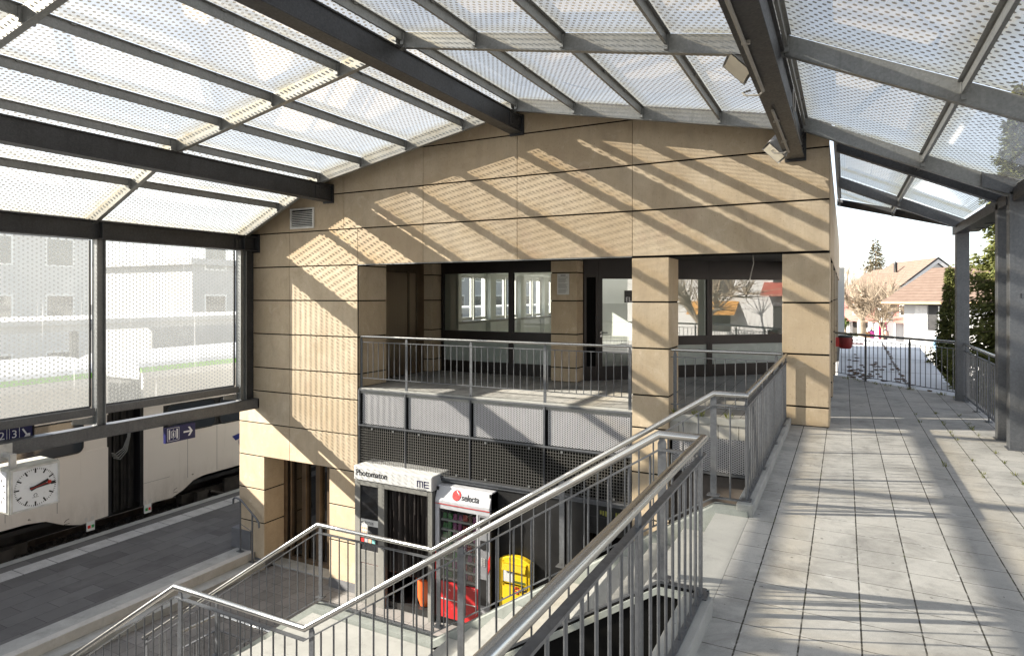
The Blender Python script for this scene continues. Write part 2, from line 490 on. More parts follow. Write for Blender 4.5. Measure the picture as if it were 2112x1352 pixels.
CURT = simple('black_curtain_cloth', (.018, .014, .013), .45, 0, .3, 9, .1)
PAPER = simple('paper', (.62, .62, .60), .8, 0, .05, 8)
CREAM = simple('clock_face', (.66, .67, .69), .3, 0, .04, 4)
CASE = simple('weathered_clock_case', (.42, .41, .36), .6, .05, .3, 6)
CABLE = simple('pale_cable', (.26, .245, .22), .5, 0, .15, 9)
LAMPG = simple('floodlight_grey', (.52, .51, .49), .5, .3, .2, 7)
LAMPGL = simple('floodlight_lens', (.74, .70, .60), .2, 0, .1, 4)
def mk_train():
    t = NT('train_white_paint')
    c = t.mix(t.noise(1.2, 4), (.62, .565, .505), (.69, .63, .57))
    z = t.xyz(2)
    low = t.ramp(t.math('DIVIDE', t.math('ADD', z, 3.46), 1.0), [(.0, .55), (.75, 0.)])
    gr = t.math('MULTIPLY', low, t.ramp(t.noise(1, 5, .7, vec=t.mapv((3, 3, 1))), [(.35, .1), (.7, 1.)]))
    c = t.mix(gr, c, (.20, .155, .11))
    st = t.ramp(t.noise(1, 4, .7, vec=t.mapv((7, 7, .5))), [(.6, 0.), (.8, .3)])
    c = t.mix(st, c, (.30, .26, .21))
    return t.done(t.bsdf(c, .33, 0, .5))
TRAINW = mk_train()
TRAINR = simple('train_roof_grey', (.40, .41, .43), .55, .1, .15, 1.2)
TRAIND = simple('train_black', (.012, .0115, .012), .35, 0, .3, 3)
RUBBER = simple('gangway_rubber', (.02, .018, .016), .75, 0, .4, 6)
UNDER = simple('bogie_steel', (.035, .03, .026), .7, .2, .4, 6)
GREENS = simple('green_stripe', (.22, .50, .06), .45, 0, .1, 3)
TBLUE = simple('train_blue_emblem', (.02, .03, .18), .4, 0, .1, 5)
RAILST = simple('rail_steel', (.22, .17, .13), .5, .7, .3, 4)
BALLAST = simple('ballast_stones', (.14, .125, .11), .95, 0, .7, 16, .9)
GROUNDM = simple('ground_asphalt', (.075, .073, .07), .92, 0, .3, .35, .2)
BARK = simple('bark', (.16, .12, .085), .9, 0, .35, 9, .6)
BARKP = simple('plane_tree_bark', (.30, .24, .175), .85, 0, .3, 3, .4)
SKIRT = simple('grey_plinth', (.13, .13, .135), .7, 0, .2, 4)
HOUSEW = simple('white_render', (.56, .555, .545), .85, 0, .05, 1)
HOUSER = simple('brick_red_render', (.36, .13, .11), .85, 0, .12, 1.5)
HOUSEG = simple('grey_render', (.40, .40, .40), .85, 0, .1, .7)
MEMB = simple('pale_roof_membrane', (.62, .63, .64), .7, 0, .1, .8)
LEAFB = simple('dry_leaf', (.11, .065, .035), .9, 0, .3, 9)
ROSE = simple('magenta_sign', (.55, .03, .12), .5, 0, .1, 3)
LBLUE = simple('pale_blue_emblem', (.30, .50, .68), .5, 0, .1, 3)
TERRAC = simple('terracotta', (.50, .25, .10), .8, 0, .15, 5)
PINK = simple('pink_jacket', (.65, .09, .35), .8, 0, .1, 5)
SKIN = simple('skin', (.55, .34, .25), .6, 0, .05, 8)
DENIM = simple('dark_trousers', (.05, .055, .08), .85, 0, .2, 6)
REDAW = simple('faded_red_awning', (.36, .10, .075), .7, 0, .1, 2)
ORAW = simple('orange_awning', (.50, .25, .06), .7, 0, .1, 2)

def mk_roof(name, a, b, rows=.32):
    t = NT(name)
    z = t.xyz(2)
    r = edge(t, fract_grid(t, z, rows * .55), rows * .55, .045)
    c = t.mix(t.ramp(t.noise(2.6, 6, .7), [(.3, 0.), (.7, 1.)]), a, b)
    c = t.mix(t.ramp(t.noise(14, 2, .5), [(.6, 0.), (.75, .5)]), c, tuple(x * 1.35 for x in b))
    c = t.mix(t.math('MULTIPLY', r, .45), c, tuple(x * .45 for x in a))
    return t.done(t.bsdf(c, .85, 0, .25))
ROOFT = mk_roof('brown_roof_tiles', (.135, .092, .07), (.195, .142, .112))

def mk_leaf(name, a, b, tl=.25):
    t = NT(name)
    c = t.mix(t.island(), a, b)
    c = t.mix(t.ramp(t.noise(.9, 3), [(.35, 0.), (.7, .5)]), c, tuple(x * 1.6 for x in b))
    d = t.bsdf(c, .7, 0, .2); q = t.n('BsdfTranslucent'); t.put(q.inputs[0], c)
    return t.done(t.mixs(tl, d, q.outputs[0]))
SPRUCE = mk_leaf('spruce_needles', (.03, .045, .014), (.13, .135, .04))
CONIF = mk_leaf('dark_conifer_needles', (.05, .05, .03), (.12, .10, .06))
HEDGE = mk_leaf('hedge_leaves', (.03, .05, .012), (.10, .13, .03))
GRASS = mk_leaf('grass_blades', (.07, .10, .02), (.22, .22, .06))
def mk_bottle():
    t = NT('snack_packets')
    c = t.n('ValToRGB'); t.l(t.island(), c.inputs[0]); cr = c.color_ramp; cr.interpolation = 'CONSTANT'
    cols = [(.05, .05, .25), (.45, .04, .03), (.40, .30, .05), (.25, .22, .20), (.06, .25, .06), (.5, .5, .52), (.16, .07, .04), (.3, .05, .18)]
    while len(cr.elements) < len(cols): cr.elements.new(.5)
    for i, (e, k) in enumerate(zip(cr.elements, cols)):
        e.position = i / len(cols); e.color = (*k, 1)
    return t.done(t.bsdf(c.outputs[0], .22, 0, .7, t.bump(t.noise(45, 3), .8, .02)))
PACKS = mk_bottle()
# ------------------------------------------------------------------ setting
D = 9.74            # plane of the stone facade
ZL = -4.03          # lower floor
ZP = -3.73          # platform
g = MB(); g.quad((-500, -400, -4.62), (500, -400, -4.62), (500, 900, -4.62), (-500, 900, -4.62)); g.build('ground', GROUNDM, kind='structure')
g = MB(); g.box(-20.2, -15.5, -40, 90, -4.9, -4.36); g.build('track_bed', BALLAST, kind='structure')
st = MB()
for i in range(2600):
    x = random.uniform(-18.6, -15.5); y = random.uniform(4, 13); s = random.uniform(.02, .045); a = random.uniform(0, 3)
    c, q = math.cos(a) * s, math.sin(a) * s
    z = -4.36
    st.add([(x - c, y - q, z), (x + q, y - c, z), (x + c, y + q, z), (x - q, y + c, z), (x, y, z + s * 1.3)], [(0, 1, 4), (1, 2, 4), (2, 3, 4), (3, 0, 4)])
st.build('ballast_gravel', BALLAST, kind='stuff', label='dark loose gravel between the rails under the white train', cat='gravel')
for x in (-16.35, -17.79):
    r = MB(); r.box(x - .035, x + .035, -40, 90, -4.35, -4.2); r.box(x - .07, x + .07, -40, 90, -4.37, -4.345)
    r.build('rail', RAILST, kind='structure')
p = MB(); p.box(-15.45, -11.33, -25, 60, -4.8, ZP); p.build('platform', PLATP, kind='structure')
p = MB(); p.box(-15.47, -15.25, -25, 60, ZP - .16, ZP + .004); p.build('platform_edge', CONC, kind='structure')
p = MB(); p.quad((-14.92, -25, ZP + .004), (-14.48, -25, ZP + .004), (-14.48, 60, ZP + .004), (-14.92, 60, ZP + .004)); p.build('platform_safety_line', TACT, kind='structure')
p = MB(); p.quad((-11.87, -25, ZP + .004), (-11.5, -25, ZP + .004), (-11.5, 9.73, ZP + .004), (-11.87, 9.73, ZP + .004)); p.build('platform_border', CONC, kind='structure')
p = MB(); p.box(-11.50, -11.325, -25, 9.73, -4.2, ZP + .012); p.build('platform_kerb', CONCW, kind='structure', bevel=.012)
p = MB(); p.box(-11.325, -11.0, -25, 9.73, -4.2, -3.885); p.build('platform_step', CONC, kind='structure', bevel=.01)
p = MB(); p.box(-11.0, -.88, -25, 14, -4.5, ZL); p.build('lower_floor', FLOORP, kind='structure')
# upper walkway slab
w = MB()
poly = [(-.69, -8), (2.0, -8), (2.0, 13.62), (-.12, 16.32), (-1.0, 16.6), (-6.4, 16.6), (-9.2, 13.4), (-9.2, 9.80), (-.69, 9.80)]
w.prism([(x, y, -.3) for x, y in poly], (0, 0, .3)); w.build('walkway', TILE, kind='structure')
w = MB(); w.box(-.95, -.692, 3.86, 5.5, -.3, .001); w.build('walkway_landing_strip', CONCL, kind='structure')
# kerbs that carry the railings at the walkway edge
w = MB(); w.box(-.79, -.66, 5.52, 9.735, -.32, .10); w.build('walkway_kerb', CONC, kind='structure', bevel=.008)
w = MB(); w.box(-.82, -.66, -8, 3.74, -.32, .10); w.build('walkway_kerb', CONC, kind='structure', bevel=.008)
w = MB(); w.box(-.95, -.70, -8, 9.735, -.75, -.305); w.build('walkway_edge_beam', CONC, kind='structure')
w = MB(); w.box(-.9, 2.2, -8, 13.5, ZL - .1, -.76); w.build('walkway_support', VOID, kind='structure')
# plaza in the town
w = MB(); w.quad((-5, 38, -3.9), (120, 38, -3.9), (120, 160, -3.9), (-5, 160, -3.9)); w.build('plaza', PLAZA, kind='structure')
w = MB(); w.quad((2.4, -20, -3.95), (60, -20, -3.95), (60, 38, -3.95), (2.4, 38, -3.95)); w.build('street', PLAZA, kind='structure')
# ------------------------------------------------------------------ station building
def clip(poly, a, b, c):
    """keep a*x+b*z<=c"""
    out = []
    for i in range(len(poly)):
        p, q = poly[i], poly[(i + 1) % len(poly)]
        fp, fq = a * p[0] + b * p[1] - c, a * q[0] + b * q[1] - c
        if fp <= 0: out.append(p)
        if fp * fq < 0:
            t = fp / (fp - fq); out.append((p[0] + (q[0] - p[0]) * t, p[1] + (q[1] - p[1]) * t))
    return out
PROF = [(-11.60, 3.10), (-9.19, 4.21), (-4.80, 5.05), (-.49, 4.21), (1.84, 3.12)]   # underside of the roof glass
def prof(x):
    for (x0, z0), (x1, z1) in zip(PROF, PROF[1:]):
        if x <= x1: return z0 + (z1 - z0) * (x - x0) / (x1 - x0)
    return PROF[-1][1]
def gable(poly, d=.013):
    for (x0, z0), (x1, z1) in zip(PROF, PROF[1:]):
        m = (z1 - z0) / (x1 - x0)
        poly = clip(poly, -m, 1, z0 - m * x0 - d)
        if len(poly) < 3: return []
    return poly

B = thing('station_building', 'sandstone clad station building with a balcony recess under the glass canopy', 'building', (-5, D, ZL))
HJ, VJ = .024, .007
wall = MB()
def panels(z0, z1, xs, y=D, th=.03, xj=None):
    for x0, x1 in zip(xs, xs[1:]):
        poly = [(x0 + VJ / 2, z0 + HJ / 2), (x1 - VJ / 2, z0 + HJ / 2), (x1 - VJ / 2, z1 - HJ / 2), (x0 + VJ / 2, z1 - HJ / 2)]
        poly = gable(poly)
        if len(poly) >= 3:
            wall.prism([(x, y, z) for x, z in poly], (0, th, 0))
XL, XR = -11.82, -.177
panels(4.555, 5.3, [XL, -2.94, XR])
panels(3.84, 4.555, [XL, -8.82, -6.91, -4.96, -2.94, XR])
panels(3.124, 3.84, [XL, -10.30, -8.82, -6.91, -4.96, -2.94, XR])
panels(2.411, 3.124, [XL, -10.30, -8.47, -6.91, -4.96, -2.94, XR])
for z0, z1 in ((1.707, 2.411), (.992, 1.707), (.267, .992), (-.24, .267), (-.936, -.24), (-1.65, -.936)):
    panels(z0, z1, [XL, -10.30, -8.475])
wall.build('facade_cladding', STONE, B, bevel=.003, seg=1)
core = MB()
pts = gable([(XL + .01, 2.41), (XR - .01, 2.41), (XR - .01, 5.4), (XL + .01, 5.4)], .03)
core.prism([(x, D + .02, z) for x, z in pts], (0, .28, 0), 0)
core.box(XL + .01, -8.48, D + .02, D + .28, -1.64, 2.41, 0)
core.build('facade_core', VOID, B)

def pier(x0, x1, y0, y1, zs, mat=STONE):
    m = MB()
    for a, b in zip(zs, zs[1:]):
        m.box(x0, x1, y0, y1, a + HJ / 2, b - HJ / 2)
    m.build('stone_pier', mat, B, bevel=.004, seg=1)
    c = MB(); c.box(x0 + .012, x1 - .012, y0 + .012, y1 - .012, zs[0], zs[-1]); c.build('pier_core', VOID, B)
ROWS = [0, .267, .992, 1.707, 2.40]
LOW = [-3.86, -3.08, -2.365, -1.65]
pier(-2.945, -2.372, D, 10.37, LOW[:-1] + [-1.65, -.936, -.24] + ROWS[1:])
pier(-.777, -.177, D, 10.35, [-.0, .267, .992, 1.707, 2.40])
pier(-8.80, -8.47, D + .05, 10.63, ROWS + [2.60])          # return of the left wall at the recess
pier(-5.52, -4.93, 12.42, 12.80, [0, .3, 1.0, 1.70, 2.29, 2.55])
pier(-9.05, -8.70, 12.62, 13.05, [0, .3, 1.0, 1.70, 2.30, 2.60])
pier(-11.82, -11.05, D, 10.35, LOW)
pier(-9.20, -8.47, D, 10.3, LOW)
m = MB(); m.box(-9.205, -8.465, D - .012, 10.3, ZL, -3.85); m.build('plinth', SKIRT, B)
m = MB(); m.box(-11.83, -11.04, D - .012, 10.36, ZL, -3.85)
m.build('plinth', SKIRT, B)
m = MB(); m.box(-12.05, -11.45, D - .02, D + .2, ZP + .0, ZP + .42); m.build('steel_plinth', SKIRT, B)
# soffit, balcony slab edge
m = MB(); m.box(-9.0, -.2, D + .03, 16.4, 2.60, 2.64); m.build('recess_ceiling', SOFFIT, B)
m = MB(); m.box(-8.46, -2.95, D - .005, D + .02, 2.405, 2.42); m.build('ceiling_trim', GALV, B)
m = MB(); m.box(-8.47, -.78, D + .035, D + .16, -.10, .006); m.build('balcony_edge', CONC, B, bevel=.004)
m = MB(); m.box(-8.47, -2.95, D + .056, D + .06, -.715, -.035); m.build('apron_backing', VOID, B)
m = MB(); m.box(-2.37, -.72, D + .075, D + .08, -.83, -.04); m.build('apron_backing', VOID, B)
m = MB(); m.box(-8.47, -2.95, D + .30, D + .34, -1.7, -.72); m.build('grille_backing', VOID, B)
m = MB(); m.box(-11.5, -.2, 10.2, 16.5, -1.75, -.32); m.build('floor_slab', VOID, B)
# perforated apron and grille below the balcony
XP = [-8.44, -7.33, -5.91, -4.46, -2.965]
for x0, x1 in zip(XP, XP[1:]):
    m = MB(); m.box(x0 + .06, x1 - .03, D + .045, D + .049, -.69, -.06); m.build('perforated_panel', PERF, B)
    m = MB(); m.box(x0 + .02, x1 - .012, D + .02, D + .024, -1.47, -.73); m.build('vent_grille', GRILLE, B)
    m = MB()
    for xx, zz in ((x0 + .3, -.77), (x1 - .3, -.77), (x0 + .3, -1.42), (x1 - .3, -1.42)):
        m.box(xx, xx + .035, D + .008, D + .02, zz - .02, zz + .012)
    m.build('grille_clip', GALV, B)
fr = MB()
for x in XP: 
    fr.box(x - .016, x + .016, D + .0, D + .13, -.72, -.03)
    fr.box(x - .008, x + .008, D + .005, D + .03, -1.48, -.72)
for z in (-.03, -.715, -1.485): fr.box(-8.45, -2.95, D - .004, D + .03, z - .014, z + .014)
fr.box(-8.45, -2.95, D + .03, D + .2, -1.56, -1.5)
fr.build('apron_frame', GALVM, B)
m = MB(); m.box(-2.33, -.74, D + .065, D + .069, -.80, -.07); m.build('perforated_panel', PERF, B)
m = MB(); m.box(-2.36, -.73, D + .04, D + .1, -.055, -.03); m.box(-2.36, -.73, D + .04, D + .1, -.84, -.805); m.build('apron_frame', GALVM, B)
m = MB(); m.box(-2.37, -.75, D + .2, D + .24, -1.75, -.90); m.build('apron_lower_panel', simple('brown_soffit', (.10, .085, .075), .5), B)

# office glazing in the recess
def glazing(o, e, x0, x1, zs, mats, name='window', fw=.06):
    """framed bay on the plane through o with horizontal direction e; zs: list of (z0,z1,material)"""
    o, e = V(o), V(e).normalized(); n = V((e.y, -e.x, 0))
    f = MB()
    def slab(a, b, za, zb, d0, d1, mb):
        mb.obox(o + e * a + n * d0 + V((0, 0, za)), e * (b - a), n * (d1 - d0), V((0, 0, zb - za)))
    za, zb = zs[0][0] - .0, zs[-1][1]
    slab(x0, x0 + fw, 0, 2.60, -.04, .04, f); slab(x1 - fw, x1, 0, 2.60, -.04, .04, f)
    prev = 0
    for z0, z1, mt in zs:
        slab(x0 + fw, x1 - fw, prev, z0, -.04, .038, f); prev = z1
    slab(x0 + fw, x1 - fw, prev, 2.60, -.04, .038, f)
    fo = f.build(name, DARKF, B)
    for z0, z1, mt in zs:
        p = MB(); slab(x0 + fw, x1 - fw, z0, z1, -.006, .006, p) if mt is FROST else p.quad(*[o + e * a + V((0, 0, z)) for a, z in ((x0 + fw, z0), (x1 - fw, z0), (x1 - fw, z1), (x0 + fw, z1))])
        p.build('pane', mt, fo)
    return fo
zsw = [(.27, .74, FROST), (.98, 2.33, GLASS)]
glazing((-8.66, 13.0, 0), (1, 0, 0), 0, 1.895, zsw, None)
glazing((-8.66, 13.0, 0), (1, 0, 0), 1.897, 3.14, zsw, None)
dg0, dg1 = V((-4.93, 12.78, 0)), V((-1.05, 16.36, 0)); de = (dg1 - dg0).normalized(); L = (dg1 - dg0).length
glazing(dg0, de, 0, .33, [(.3, 2.2, VOID)], None, 'door_side_panel')
dr = glazing(dg0, de, .335, 1.36, [(.30, 2.17, GLASSR)], None, 'entrance_door', .09)
dn = V((de.y, -de.x, 0))
h = MB(); c = dg0 + de * .385 + dn * .045 + V((0, 0, 1.02))
h.tube([c, c + dn * .05, c + dn * .05 + de * .13], .011, 8); h.obox(c - de * .02 - V((0, 0, .09)), de * .04, dn * .012, V((0, 0, .04))); h.disc(c, dn, .026, 12, 0, .012)
h.build('handle', STAIN, dr)
sg = MB(); c = dg0 + de * .95 + dn * .012 + V((0, 0, 1.66)); sg.obox(c, de * .30, dn * .004, V((0, 0, .26))); so = sg.build('door_sign', CHAR, dr)
text('sign_lettering', 'EL', .15, tuple(c + de * .02 + dn * .006 + V((0, 0, .06))), (rad(90), 0, math.atan2(de.y, de.x)), WHITES, dr)
glazing(dg0, de, 1.365, 3.02, [(.27, .72, FROST), (.92, 2.17, GLASSR)], None)
glazing(dg0, de, 3.025, L, [(.27, .72, FROST), (.92, 2.17, GLASSR)], None)
# header above glazing
# lift in the recess (faces the balcony)
m = MB(); m.box(-8.98, -8.93, 10.63, 12.62, 0, 2.6); m.build('lift_surround', BRZF, B)
for a, b in ((10.66, 10.93), (11.0, 11.93), (12.0, 12.25)):
    m = MB(); m.box(-8.935, -8.90, a, b, .02, 2.33); m.build('lift_door', BRONZE, B, bevel=.006)
m = MB()
for y in (10.93, 11.94, 12.27): m.box(-8.94, -8.885, y, y + .055, 0, 2.36)
m.build('lift_door_frame', BRZF, B)

# office interior seen through the windows
m = MB()
m.box(-11.9, -11.7, 13.4, 17.6, 0, 2.9); 
yb = [18.55, 20.45, 20.95, 22.9, 23.5, 25.2, 25.7, 27.0]
m.box(-11.9, -11.7, 17.6, 28.0, -.1, .88); m.box(-11.9, -11.7, 17.6, 28.0, 2.56, 2.9)
prev = 17.6
for i in range(0, 8, 2):
    m.box(-11.9, -11.7, prev, yb[i], .88, 2.56); m.box(-11.7, -11.5, prev, yb[i] - .1, 0, 2.9); prev = yb[i + 1]
m.box(-11.9, -11.7, prev, 28.0, .88, 2.56)
m.box(-11.9, 0, 27.9, 28.1, 0, 2.9)
m.build('office_wall', WHITEP, B)
m = MB(); m.box(-9.4, -9.2, 13.06, 14.6, 0, 2.6); m.build('office_partition', ROOMG, B)
m = MB(); m.box(-11.9, -.4, 13.06, 28, 2.62, 2.7); m.build('office_ceiling', WHITEP, B)
m = MB(); m.prism([(-11.9, 13.2, -.31), (-8.7, 13.06, -.31), (-5.2, 13.06, -.31), (-1.05, 16.5, -.31), (-.3, 16.5, -.31), (-.3, 28, -.31), (-11.9, 28, -.31)], (0, 0, .315)); m.build('office_floor', ROOMFL, B)
m = MB(); m.box(-11.7, -11.45, 17.6, 27.9, .86, .93); m.build('window_ledge', CONC, B)
for i in range(0, 8, 2):
    a, b = yb[i], yb[i + 1]; mid = (a + b) / 2
    f = MB()
    for q0, q1 in ((a, mid - .02), (mid + .02, b)):
        for (ya, yb_, za, zb) in ((q0, q0 + .10, .95, 2.55), (q1 - .10, q1, .95, 2.55), (q0 + .1, q1 - .1, .95, 1.06), (q0 + .1, q1 - .1, 2.44, 2.55)):
            f.box(-11.75, -11.68, ya, yb_, za, zb)
    fo = f.build('office_window', WFRAME, B)
    p = MB(); p.quad((-11.72, a + .1, 1.06), (-11.72, b - .1, 1.06), (-11.72, b - .1, 2.44), (-11.72, a + .1, 2.44)); p.build('pane', GLASS, fo)
# building roof over the rooms
m = MB(); m.prism([(-11.9, D + .3, 3.0), (-9.2, D + .3, 4.1), (-4.8, D + .3, 4.95), (-.49, D + .3, 4.1), (-.2, D + .3, 3.9), (-.2, D + .3, 2.75), (-11.9, D + .3, 2.75)], (0, 18.6, 0)); m.build('roof', GALVM, B)
# side wall along the right end
sw = MB()
for i in range(9):
    y = D + .62 + i * 2.2
    sw.box(-.30, -.182, y + .004, y + 2.196, 2.411, 3.11); sw.box(-.30, -.182, y + .004, y + 2.196, 3.13, 3.83)
sw.build('side_cladding', STONE, B, bevel=.003, seg=1)
m = MB(); m.box(-.6, -.19, D + .5, 28.2, 2.40, 4.0); m.build('side_wall_core', VOID, B)
for y in (12.7, 16.3, 19.5, 23): 
    pier(-.60, -.182, y, y + .42, ROWS)
m = MB(); m.box(-.5, -.45, 16.8, 28, 0, 2.4); m.build('side_window', GLASSR, B)
m = MB()
for y in (17, 18.2, 20.2, 21.6, 24): m.box(-.52, -.4, y, y + .08, 0, 2.4)
m.build('side_window_frame', DARKF, B)
m = MB()
for (x0, z0), (x1, z1) in zip(PROF, PROF[1:]):
    m.prism([(x0, D - .31, z0 + .012), (x1, D - .31, z1 + .012), (x1, D - .31, z1 - .01), (x0, D - .31, z0 - .01)], (0, .36, 0)) if x1 < 1 else m.prism([(x0, D - .31, z0 + .012), (-.15, D - .31, prof(-.15) + .012), (-.15, D - .31, prof(-.15) - .01), (x0, D - .31, z0 - .01)], (0, .36, 0))
m.build('roof_flashing', GALVD, B)
# ventilation grille on the facade
m = MB(); x0, x1, z0, z1 = -10.26, -9.60, 3.19, 3.61
for a, b, c, d in ((x0, x1, z0, z0 + .035), (x0, x1, z1 - .035, z1), (x0, x0 + .035, z0 + .035, z1 - .035), (x1 - .035, x1, z0 + .035, z1 - .035)):
    m.box(a, b, D - .03, D - .001, c, d)
for i in range(9):
    z = z0 + .05 + i * .036
    m.obox((x0 + .035, D - .026, z), (x1 - x0 - .07, 0, 0), (0, .02, .018), (0, .004, -.005))
m.box(x0 + .02, x1 - .02, D - .004, D - .001, z0 + .02, z1 - .02, 1)
m.build('ventilation_louvre', [simple('louvre_white', (.66, .65, .62), .5), VOID], B)

# lower storey under the building
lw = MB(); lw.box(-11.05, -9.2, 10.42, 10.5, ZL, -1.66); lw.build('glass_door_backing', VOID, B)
dfm = MB()
for x, w_ in ((-11.05, .10), (-10.86, .05), (-10.50, .12), (-10.1, .12), (-9.78, .07), (-9.42, .16)):
    dfm.box(x, x + w_, 10.28, 10.40, ZL, -1.66)
dfm.box(-11.05, -9.2, 10.27, 10.41, ZL, ZL + .12); dfm.box(-11.05, -9.2, 10.27, 10.41, -1.8, -1.66)
sl = dfm.build('sliding_door', BRZF, B, bevel=.008)
p = MB(); p.quad((-11.05, 10.36, ZL + .1), (-9.2, 10.36, ZL + .1), (-9.2, 10.36, -1.7), (-11.05, 10.36, -1.7)); p.build('door_glass', GLASSD, sl)
m = MB(); m.box(-11.3, -9.0, 9.95, 10.3, ZL, ZL + .035); m.build('door_sill', CONC, B, bevel=.006)
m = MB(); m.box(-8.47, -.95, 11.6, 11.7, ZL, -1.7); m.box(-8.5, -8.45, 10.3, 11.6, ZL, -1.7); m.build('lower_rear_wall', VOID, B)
m = MB(); m.box(-2.3, -.95, 10.9, 11.0, ZL, -1.7); m.build('lower_side_wall', STONE, B)
# ------------------------------------------------------------------ glass canopy
CN = thing('station_canopy', 'galvanised steel canopy with white dotted glass roof over the walkway and stairs', 'canopy', (-4.8, 4, 0))
RY = [9.40, 6.36, 3.31, .26, -2.79, -5.84]
BX = [-11.56, -10.27, -9.14, -8.11, -7.05, -5.85, -4.80, -3.78, -2.69, -1.57, -.47, .86, 1.82]
def ibeam(mb, x0, x1, y0, y1, z0, z1, tf=.022, tw=.014):
    mb.box(x0, x1, y0, y1, z0, z0 + tf); mb.box(x0, x1, y0, y1, z1 - tf, z1)
    c = (x0 + x1) / 2; mb.box(c - tw / 2, c + tw / 2, y0, y1, z0 + tf, z1 - tf)
# purlins run along Y: channel sections with the web on the side we see
def purlin(x0, x1, z0, z1, y0=-6.2, y1=9.70):
    m = MB(); xw = x1 - .03
    m.box(x0, x1, y0, y1, z0, z0 + .02); m.box(x0, x1, y0, y1, z1 - .02, z1)
    m.box(xw - .014, xw, y0, y1, z0 + .02, z1 - .02)
    o = m.build('purlin', GALVD, CN, bevel=.003, seg=1)
    e = MB(); e.box(x0 - .015, x1 + .02, y1, y1 + .035, z0 - .03, z1 + .01)
    e.box(xw, xw + .012, y1 - .42, y1 - .02, z0 + .05, z1 - .05)
    for yy in (y1 - .32, y1 - .12):
        for zz in (z0 + .1, z1 - .1): e.disc((xw + .012, yy, zz), (1, 0, 0), .016, 6, 0, .014)
    e.build('end_plate', GALVD, o)
purlin(-9.32, -9.09, 3.69, 4.02); purlin(-5.07, -4.84, 4.56, 4.86); purlin(-.725, -.487, 3.70, 4.06)
# rafters follow the roof facets
for j, y in enumerate(RY):
    for (x0, z0), (x1, z1) in zip(PROF, PROF[1:]):
        xa, xb = x0 + .004, x1 - .004
        h = .19; z0_, z1_ = z0 - .012, z1 - .012
        m = MB()
        m.prism([(xa, y - .006, z0_ - h + .012), (xb, y - .006, z1_ - h + .012), (xb, y - .006, z1_ - .01), (xa, y - .006, z0_ - .01)], (0, .012, 0))
        for dz in (0, h - .01):
            m.prism([(xa, y - .006, z0_ - dz - .01), (xb, y - .006, z1_ - dz - .01), (xb, y - .006, z1_ - dz), (xa, y - .006, z0_ - dz)], (0, .075, 0))
        m.build('rafter', GALV, CN)
    # cleats over the purlins
    m = MB()
    for x, z in ((-9.19, 4.02), (-4.93, 4.86), (-.6, 4.06)):
        m.box(x + .06, x + .075, y - .09, y + .01, z, z + .16); m.box(x + .0, x + .10, y - .11, y + .09, z, z + .012)
        for q in (.05, .11): m.disc((x + .075, y - .04, z + q), (1, 0, 0), .011, 6, 0, .012)
    m.build('cleat', GALV, CN)
# glazing bars (T sections) and panes, bay by bay
def bar(x, ya, yb, name='glazing_bar'):
    z = prof(x) - .014; m = MB()
    m.box(x - .006, x + .006, ya, yb, z - .112, z - .008); m.box(x - .04, x + .04, ya, yb, z - .008, z); m.box(x - .014, x + .014, ya, yb, z - .118, z - .112)
    k = ya + .35
    while k < yb - .2:
        m.box(x + .006, x + .03, k, k + .05, z - .022, z - .008); k += .85
    m.box(x - .02, x + .02, ya - .0, ya + .035, z - .165, z - .02); m.box(x - .02, x + .02, yb - .035, yb, z - .165, z - .02)
    return m.build(name, GALV, CN)
def pane(xa, xb, ya, yb):
    m = MB(); za, zb = prof(xa) + .004, prof(xb) + .004
    m.quad((xa, ya, za), (xb, ya, zb), (xb, yb, zb), (xa, yb, za)); return m.build('glass_pane', FROOF, CN)
YB = list(zip(RY[1:], RY))
for ya, yb in YB:
    for i, x in enumerate(BX):
        bar(x + (.01 if i == 0 else 0), ya + .075, yb - .01)
    for xa, xb in zip(BX, BX[1:]):
        pane(xa + .008, xb - .008, ya + .04, yb + .025)
# strip of roof over the passage beside the building, ending on a skew edge
def skew(x): return 16.45 - (x + .12) * 1.39
for xa, xb in ((-.12, .86), (.86, 1.82)):
    for y0, y1 in ((9.43, 13.30), (13.34, None)):
        m = MB(); za, zb = prof(xa) + .004, prof(xb) + .004
        ya2, yb2 = (y1, y1) if y1 else (skew(xa), skew(xb))
        if ya2 > y0 and yb2 > y0:
            m.quad((xa + .008, y0, za), (xb - .008, y0, zb), (xb - .008, yb2, zb), (xa + .008, ya2, za)); m.build('glass_pane', FROOF, CN)
bar(.86, 9.47, 13.28); bar(.86, 13.4, 15.0); bar(-.10, 9.47, 16.3)
for y in (9.98, 13.30):
    m = MB(); zA, zB = prof(-.10), prof(1.86)
    m.prism([(-.10, y, zA - .2), (1.86, y, zB - .2), (1.86, y, zB - .015), (-.10, y, zA - .015)], (0, .05, 0))
    m.prism([(-.10, y - .02, zA - .21), (1.86, y - .02, zB - .21), (1.86, y - .02, zB - .198), (-.10, y - .02, zA - .198)], (0, .12, 0))
    m.build('rafter', GALVD if y < 10 else GALVM, CN)  # nearer rafter takes the darker steel, its shade is in the colour
m = MB(); a, b = V((-.15, skew(-.15), prof(-.15) - .02)), V((1.95, skew(1.95), prof(1.95) - .02)); dd = V((.06, .09, 0))
m.prism([a, b, b - V((0, 0, .16)), a - V((0, 0, .16))], dd); m.build('verge_beam', GALVD, CN)
